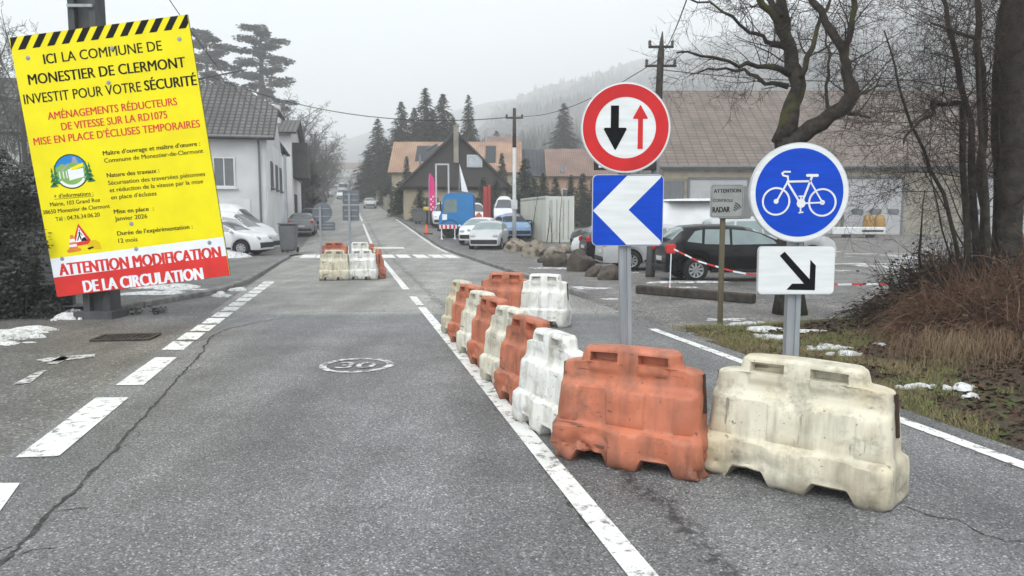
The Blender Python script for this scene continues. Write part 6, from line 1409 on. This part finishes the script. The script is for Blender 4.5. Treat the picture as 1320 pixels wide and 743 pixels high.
# -- bare broadleaf trees along the left of the street
def bare_proto(seed, Ht, W_):
    random.seed(seed); T = thing('bare_tree', 'x', 'tree', (0, 0, 0), 0, 'bare trees along the left side of the street'); tr = MB(); mbs = [MB(), MB()]
    tk = bez((0, 0, -.1), (0, 0, 1), Ht*.8, 8, .05, .1); tr.tube(tk, [.24*(1-.75*i/8) for i in range(9)], 8)
    for k in range(18):
        q = .15+.85*k/18; f = q*8; i = min(int(f), 7); p = tk[i].lerp(tk[i+1], f-i); a = k*2.4; L = W_*(1.1-.55*q)*random.uniform(.8, 1.1)
        b = bez(p, (cos(a), sin(a), 1.0), L*1.15, 6, .14, .12); mbs[0].tube(b, [.07*(1-.75*j/6)*(1.1-.5*q) for j in range(7)], 5, cap=False); twigs(mbs, b, .03, 3, .8, L*.42, 3.4, .12, .2, rmin=.012)
    tr.build('trunk', M_gtwig, T, smooth_=True); hist(T, mbs, mats=(M_gtwig, M_gtwig)); return T
bp1, bp2 = bare_proto(3, 11, 4.2), bare_proto(8, 11, 4.4)
bt = [(350, 108, 66, 'large bare tree directly behind the pine and the grey house'), (372, 125, 78, 'bare tree left of the street, second behind the grey house'), (392, 140, 88, 'bare tree left of the street, behind the thin grey pole'), (405, 152, 100, 'bare tree left of the street, above the dark parked car'), (415, 172, 118, 'smaller bare tree farther left of the street'),
      (330, 120, 72, 'bare tree between the two pines, behind the roof'), (421, 188, 145, 'small bare tree at the left of the far street'), (388, 190, 70, 'low bare tree close behind the pale balcony house'), (450, 222, 165, 'round bare tree at the right of the far street'), (470, 205, 150, 'bare tree at the foot of the lone spruce'), (402, 205, 82, 'low bare tree above the parked saloon'), (20, 20, 30, 'bare tree at the far left behind the ivy hedge'), (62, 95, 36, 'smaller bare tree behind the yellow notice on the left'), (-60, -60, 26, 'bare tree reaching in from the left edge')]
for i, (px, py, Y, lb) in enumerate(bt):
    L_, h = top_h(px, py, Y); k = h/10.5; o = (bp1, bp2)[i % 2]; 
    if i < 2: o.location = L_; o['label'] = lb; o.scale = (k*1.4, k*1.4, k)
    else: dup(o, L_, i*1.3, lb, None, (k*(1.45 if i < 11 else .8), k*(1.45 if i < 11 else .8), k))
T = thing('evergreen_bush', 'dark clipped evergreen between the parked saloon and the trees on the left', 'bush', PG(394, 70)); mb = MB(); random.seed(6)
for k in range(40): z = random.uniform(.2, 5.5); leafcloud(mb, (random.gauss(0, .6)*(1.3-z/7), random.gauss(0, .6), z), .6, 150, .12)
mb.build('leaves', M_ivy, T)
T = thing('hedge', 'long bare brown hedge at the right of the far street', 'hedge', PG(487, 140), RA); mb = MB()
for k in range(60): leafcloud(mb, (random.uniform(-14, 14), random.gauss(0, .5), random.uniform(.2, 2.0)), .8, 120, .14)
mb.build('leaves', mat('brown_hedge', (.10, .08, .06), .9, c2=(.06, .06, .04), sc=1), T)
# thin saplings in front of the white container
random.seed(2)
for x, h, lb in ((-.5, 3.1, 'thickest bare sapling, at the left end of the white container'), (.45, 2.6, 'forked bare sapling in front of the middle of the white container'), (.75, 1.9, 'shortest bare sapling in front of the white container'), (1.2, 2.9, 'tall thin sapling in front of the right part of the white container')):
    T = thing('sapling', lb, 'sapling', (1.5+x, 42.2, 0), 0, 'saplings before the white container'); mbs = [MB(), MB()]
    b = bez((0, 0, 0), (random.uniform(-.1, .1), 0, 1), h, 7, .07, .05); mbs[0].tube(b, [.035*(1-.7*i/7) for i in range(8)], 5); twigs(mbs, b, .02, 1, .5, .7, 3, .25, .12, rmin=.008)
    hist(T, mbs, mats=(M_bark, M_bark))

# ================================================================== POLES, WIRES, SMALL THINGS
b = G(838, 357); tpz = at(852, 68, b.y); t = thing('utility_pole', 'metal pole with crossarms and insulators behind the priority sign', 'utility pole', (b.x, b.y, 0)); lean = Vector((tpz.x-b.x, 0, tpz.z))
M_pw = mat('pole_metal', (.17, .175, .18), .6, c2=(.12, .12, .122), sc=2); mb = MB(); mb.tube([(0, 0, 0), lean*.6], [.135, .11], 10); mb.build('lower_shaft', M_pw, t, smooth_=True)
mb = MB(); mb.tube([lean*.6, lean, lean+Vector((.03, 0, .55))], [.105, .09, .015], 8); mb.build('upper_shaft', M_timber, t, smooth_=True)
for z, w_ in ((-.35, 1.0), (.15, .8)):
    mb = MB(); mb.rbox(lean+Vector((0, 0, z)), (w_*.85, .07, .06), .01); ca = mb.build('crossarm', M_timber, t); mb = MB()
    for s in (-.38, 0, .38): mb.lathe([(0, 0), (.05, .02), (.035, .07), (.05, .11), (0, .16)], lean+Vector((s*w_, 0, z+.03)), 'z', 8)
    mb.build('insulators', mat('insulator', (.09, .08, .08), .3), ca)
mb = MB(); mb.rbox((-.76, -.14, at(838, 213, b.y).z), (1.7, .05, .30), .01); mb.build('street_plate', M_trim, t)
mb = MB(); cxr = (-1.02+.42, -.17); mb.rbox((-1.4, -.172, at(838, 213, b.y).z), (.16, .02, .16), .005); mb.build('plate_badge', M_swhite, t)
X = (663-660)/953*39; h = at(663, 142, 39).z; t = thing('utility_pole', 'thin pole with dark top and pale lower half by the small silver car', 'utility pole', (X, 39, gz(X, 39)))
mb = MB(); mb.tube([(0, 0, 0), (0, 0, h*.72)], [.11, .09], 10); mb.build('lower_shaft', M_signgrey, t, smooth_=True); mb = MB(); mb.tube([(0, 0, h*.72), (0, 0, h)], [.105, .08], 8); mb.build('upper_shaft', M_timber, t, smooth_=True)
mb = MB(); mb.rbox((0, 0, h-.5), (.9, .08, .08), .01); [mb.lathe([(0, 0), (.06, .02), (.05, .12), (0, .16)], (s*.4, 0, h-.46), 'z', 8) for s in (-1, 1)]; mb.build('crossarm', M_timber, t); mb = MB(); mb.rbox((0, -.14, 2.2), (.32, .16, .5), .02); mb.build('meter_box', M_signgrey, t)
x, y, z = PG(543, 72); t = thing('street_lamp', 'grey street lamp by the kerb in front of the dark-roofed house', 'street lamp', (x, y, z)); hh = at(543, 200, 72).z-z; mb = MB(); mb.tube([(0, 0, 0), (0, 0, hh)], [.14, .10], 8); mb.tube([(0, 0, hh-.2), (.35, 0, hh), (.8, -.1, hh+.25)], .05, 6); mb.build('post', M_signback, t, smooth_=True)
mb = MB(); mb.rbox((1.2, -.1, hh+.5), (1.0, .4, .18), .06); mb.v = [(x, y, z+(x-.7)*.55) for x, y, z in mb.v]; mb.build('lamp_head', M_signback, t)
x, y, z = PG(383, 68); t = thing('street_lamp', 'pale street lamp behind the pale balcony house on the left', 'street lamp', (x, y, z)); mb = MB(); mb.tube([(0, 0, 0), (-.1, 0, 6)], [.12, .08], 8); mb.tube([(-.1, 0, 6), (-.4, 0, 6.4), (-.7, 0, 6.45)], .04, 6); mb.build('post', M_signgrey, t); mb = MB(); mb.rbox((-1.0, 0, 6.45), (.6, .25, .14), .04); mb.build('lamp_head', M_swhite, t)
def wire(a, b, sag, label, r=.012):
    a, b = Vector(a), Vector(b); c = a; mb = MB(); pts = [a.lerp(b, i/16)-a-Vector((0, 0, sag*4*(i/16)*(1-i/16))) for i in range(17)]; mb.tube(pts, r, 4); o = mb.build('overhead_wire', M_timber); o.location = a; tag(o, label, 'wire')
wire(at(700, 172, 39) if 0 else (X, 39, h-.3), at(852, 75, 20.2), .5, 'overhead wire from the thin pole up to the crossarm pole', .012)
wire(at(262, 95, 45), (X, 39, h-.35), 1.1, 'long sagging cable crossing above the street to the thin pole', .022)
wire(at(852, 70, 20.2), at(905, -60, 9), .2, 'overhead wire running up and right from the crossarm pole', .010)
wire(at(852, 90, 20.2), at(1500, 60, 22), .6, 'overhead wire running right behind the mossy tree', .012)
wire(at(205, -20, 14), at(345, 150, 38), .4, 'cable dropping from the upper left down to the grey house', .010)
wire(at(215, 110, 30), at(318, 90, 52), .0, 'thick dark cable end beside the pine', .04)
# boulders
def boulder(px, py, wpx, hf, m, label, seed, dx=0):
    p = G(px, py); r = wpx/953*p.y/2; T = MB(); n = 14; vs = []
    import bmesh
    bm = bmesh.new(); bmesh.ops.create_icosphere(bm, subdivisions=4, radius=1.0)
    for v in bm.verts:
        d = v.co.copy(); k = 1+.28*mnoise.noise(d*1.3+Vector((seed*3.7, 0, 0)))+.12*mnoise.noise(d*3+Vector((seed, 5, 0)))+.04*mnoise.noise(d*8)
        q = d*k
        for ax in range(4):      # flat broken faces
            nn = Vector((cos(seed*2.1+ax*1.7), sin(seed*1.3+ax*1.7), .5*cos(ax*2+seed))).normalized(); e = q.dot(nn)-.72
            if e > 0: q -= nn*e*.85
        v.co = Vector((q.x*r, q.y*r*.75, max(q.z, -.35)*r*hf+.3*r*hf))
    me = bpy.data.meshes.new('boulder'); bm.to_mesh(me); bm.free(); me.materials.append(m); me.polygons.foreach_set('use_smooth', [True]*len(me.polygons)); me.set_sharp_from_angle(angle=radians(28))
    o = bpy.data.objects.new('boulder', me); COL.objects.link(o); o.location = (p.x, p.y+r*.5, -.02); o.rotation_euler.z = .0; tag(o, label, 'boulder', 'boulders lined up along the yard')
for i, b_ in enumerate([(645, 320, 30, .75, M_rock, 'ochre boulder at the left end of the row, by the silver car'), (665, 325, 32, .85, M_rock, 'brown boulder second from the left, below the utility pole'), (689, 331, 32, 1.0, M_rock, 'pale rounded boulder below the left part of the container'), (712, 331, 26, .8, M_rock, 'small brown boulder below the middle of the container'),
    (728, 327, 20, .9, M_rock, 'small pale boulder under the right end of the container'), (700, 339, 16, .9, M_drock, 'small dark stone in front of the pale boulders'), (719, 344, 36, .75, M_drock, 'long dark brown boulder in front of the pale ones'), (748, 350, 42, .95, M_drock, 'large angular dark boulder by the white damaged car'), (769, 357, 28, .8, M_drock, 'dark boulder left of the chevron sign post'), (788, 361, 34, .85, M_drock, 'dark boulder touching the chevron sign post in view')]): boulder(*b_, i+1)
# timber sleeper, tape stake and tape
a, b2 = G(822, 378), G(972, 391); d = b2-a; mb = MB(); mb.rbox((a+b2)/2+Vector((0, 0, .085)), (d.length, .2, .18), .02, rz=atan2(d.y, d.x)); tag(mb.build('timber_beam', M_timber), 'black timber beam lying along the yard edge', 'beam')
s0 = G(863, 382); t = thing('marker_stake', 'thin stake with red plastic flap holding striped tape', 'stake', (s0.x, s0.y, 0)); M_tape = mat('red_tape', (.6, .05, .05), .5)
zt = at(863, 318, s0.y).z; mb = MB(); mb.tube([(0, 0, 0), (.02, 0, zt)], .012, 6); mb.build('stake', M_swhite, t); mb = MB(); mb.rbox((.02, 0, zt-.05), (.19, .05, .2), .03); mb.build('flap', M_tape, t)
def tape(pts, label, w_=.035):
    T = thing('barrier_tape', label, 'tape', pts[0]); P0 = Vector(pts[0]); a_, b_ = MB(), MB(); P = [Vector(p)-P0 for p in pts]; out = []
    for p, q in zip(P, P[1:]):
        for k in range(8): out.append(p.lerp(q, k/8))
    out.append(P[-1])
    for i in range(len(out)-1): (a_ if (i//2) % 2 else b_).add([out[i]-Vector((0, 0, w_/2)), out[i+1]-Vector((0, 0, w_/2)), out[i+1]+Vector((0, .004, w_/2)), out[i]+Vector((0, .004, w_/2))], [(0, 1, 2, 3)])
    a_.build('red_stripes', M_tape, T); b_.build('white_stripes', M_swhite, T)
tape([at(866, 320, s0.y), at(900, 337, s0.y-.3), at(945, 350, s0.y-.6), at(1012, 362, s0.y-1.0)], 'red and white tape running right from the stake in front of the black hatchback')
tape([at(1036, 366, 14.5), at(1080, 367, 14.8), at(1150, 366, 15.3)], 'red and white tape stretched low right of the cycle sign')
tape([at(820, 374, 16.4), at(850, 372, 16.2), at(862, 370, 16), at(905, 384, 15.6)], 'slack red and white tape draped over the timber beam')
b0 = G(405, 343)
def rear_sign(px, Y, label, shapes):
    x = (px-660)/953*Y; t = thing('rear_sign', label, 'road sign', (x, Y, 0), 0, 'signs on the far refuge seen from behind'); zt = 0
    for kind, cpx, cpy, w_, h_ in shapes:
        c = at(cpx, cpy, Y); zt = max(zt, c.z+h_*.3); mb = MB()
        if kind == 'c': disc(mb, (c.x-x, c.z), 0, w_/2, .03, .03, 40); 
        else: mb.prism(sh(rrect(w_, h_, .04), c.x-x, c.z), .03, .055)
        o = mb.build('sign_back', M_signback, t); mb = MB(); mb.box((c.x-x, .02, c.z+h_*.2), (w_*.8, .015, .03)); mb.box((c.x-x, .02, c.z-h_*.2), (w_*.8, .015, .03)); mb.build('stiffener', M_galv, o)
    mb = MB(); mb.box((0, 0, zt/2), (.07, .035, zt)); mb.build('post', M_galv, t)
rear_sign(414, 25.0, 'round grey sign back with small plate on the left of the far refuge', [('c', 415, 274, .66, .66), ('r', 421, 292, .55, .28)])
rear_sign(451.5, 22.5, 'two stacked square grey sign backs on the far refuge', [('r', 452, 254.5, .5, .42), ('r', 452, 275, .5, .46)])

# ================================================================== AIR
hz = MB(); hz.box((0, 900, 258), (5400, 2200, 540)); haze = hz.build('haze', None)
haze.data.materials.clear(); hm_ = bpy.data.materials.new('haze_air'); hm_.use_nodes = True; nn_ = hm_.node_tree.nodes; nn_.clear(); ou = nn_.new('ShaderNodeOutputMaterial'); pv_ = nn_.new('ShaderNodeVolumePrincipled')
pv_.inputs['Color'].default_value = (.99, .995, 1.0, 1); pv_.inputs['Density'].default_value = .0013; pv_.inputs['Anisotropy'].default_value = .0
hm_.node_tree.links.new(pv_.outputs['Volume'], ou.inputs['Volume']); haze.data.materials.append(hm_); tag(haze, 'thin grey mist filling the valley', 'haze', kind='stuff')
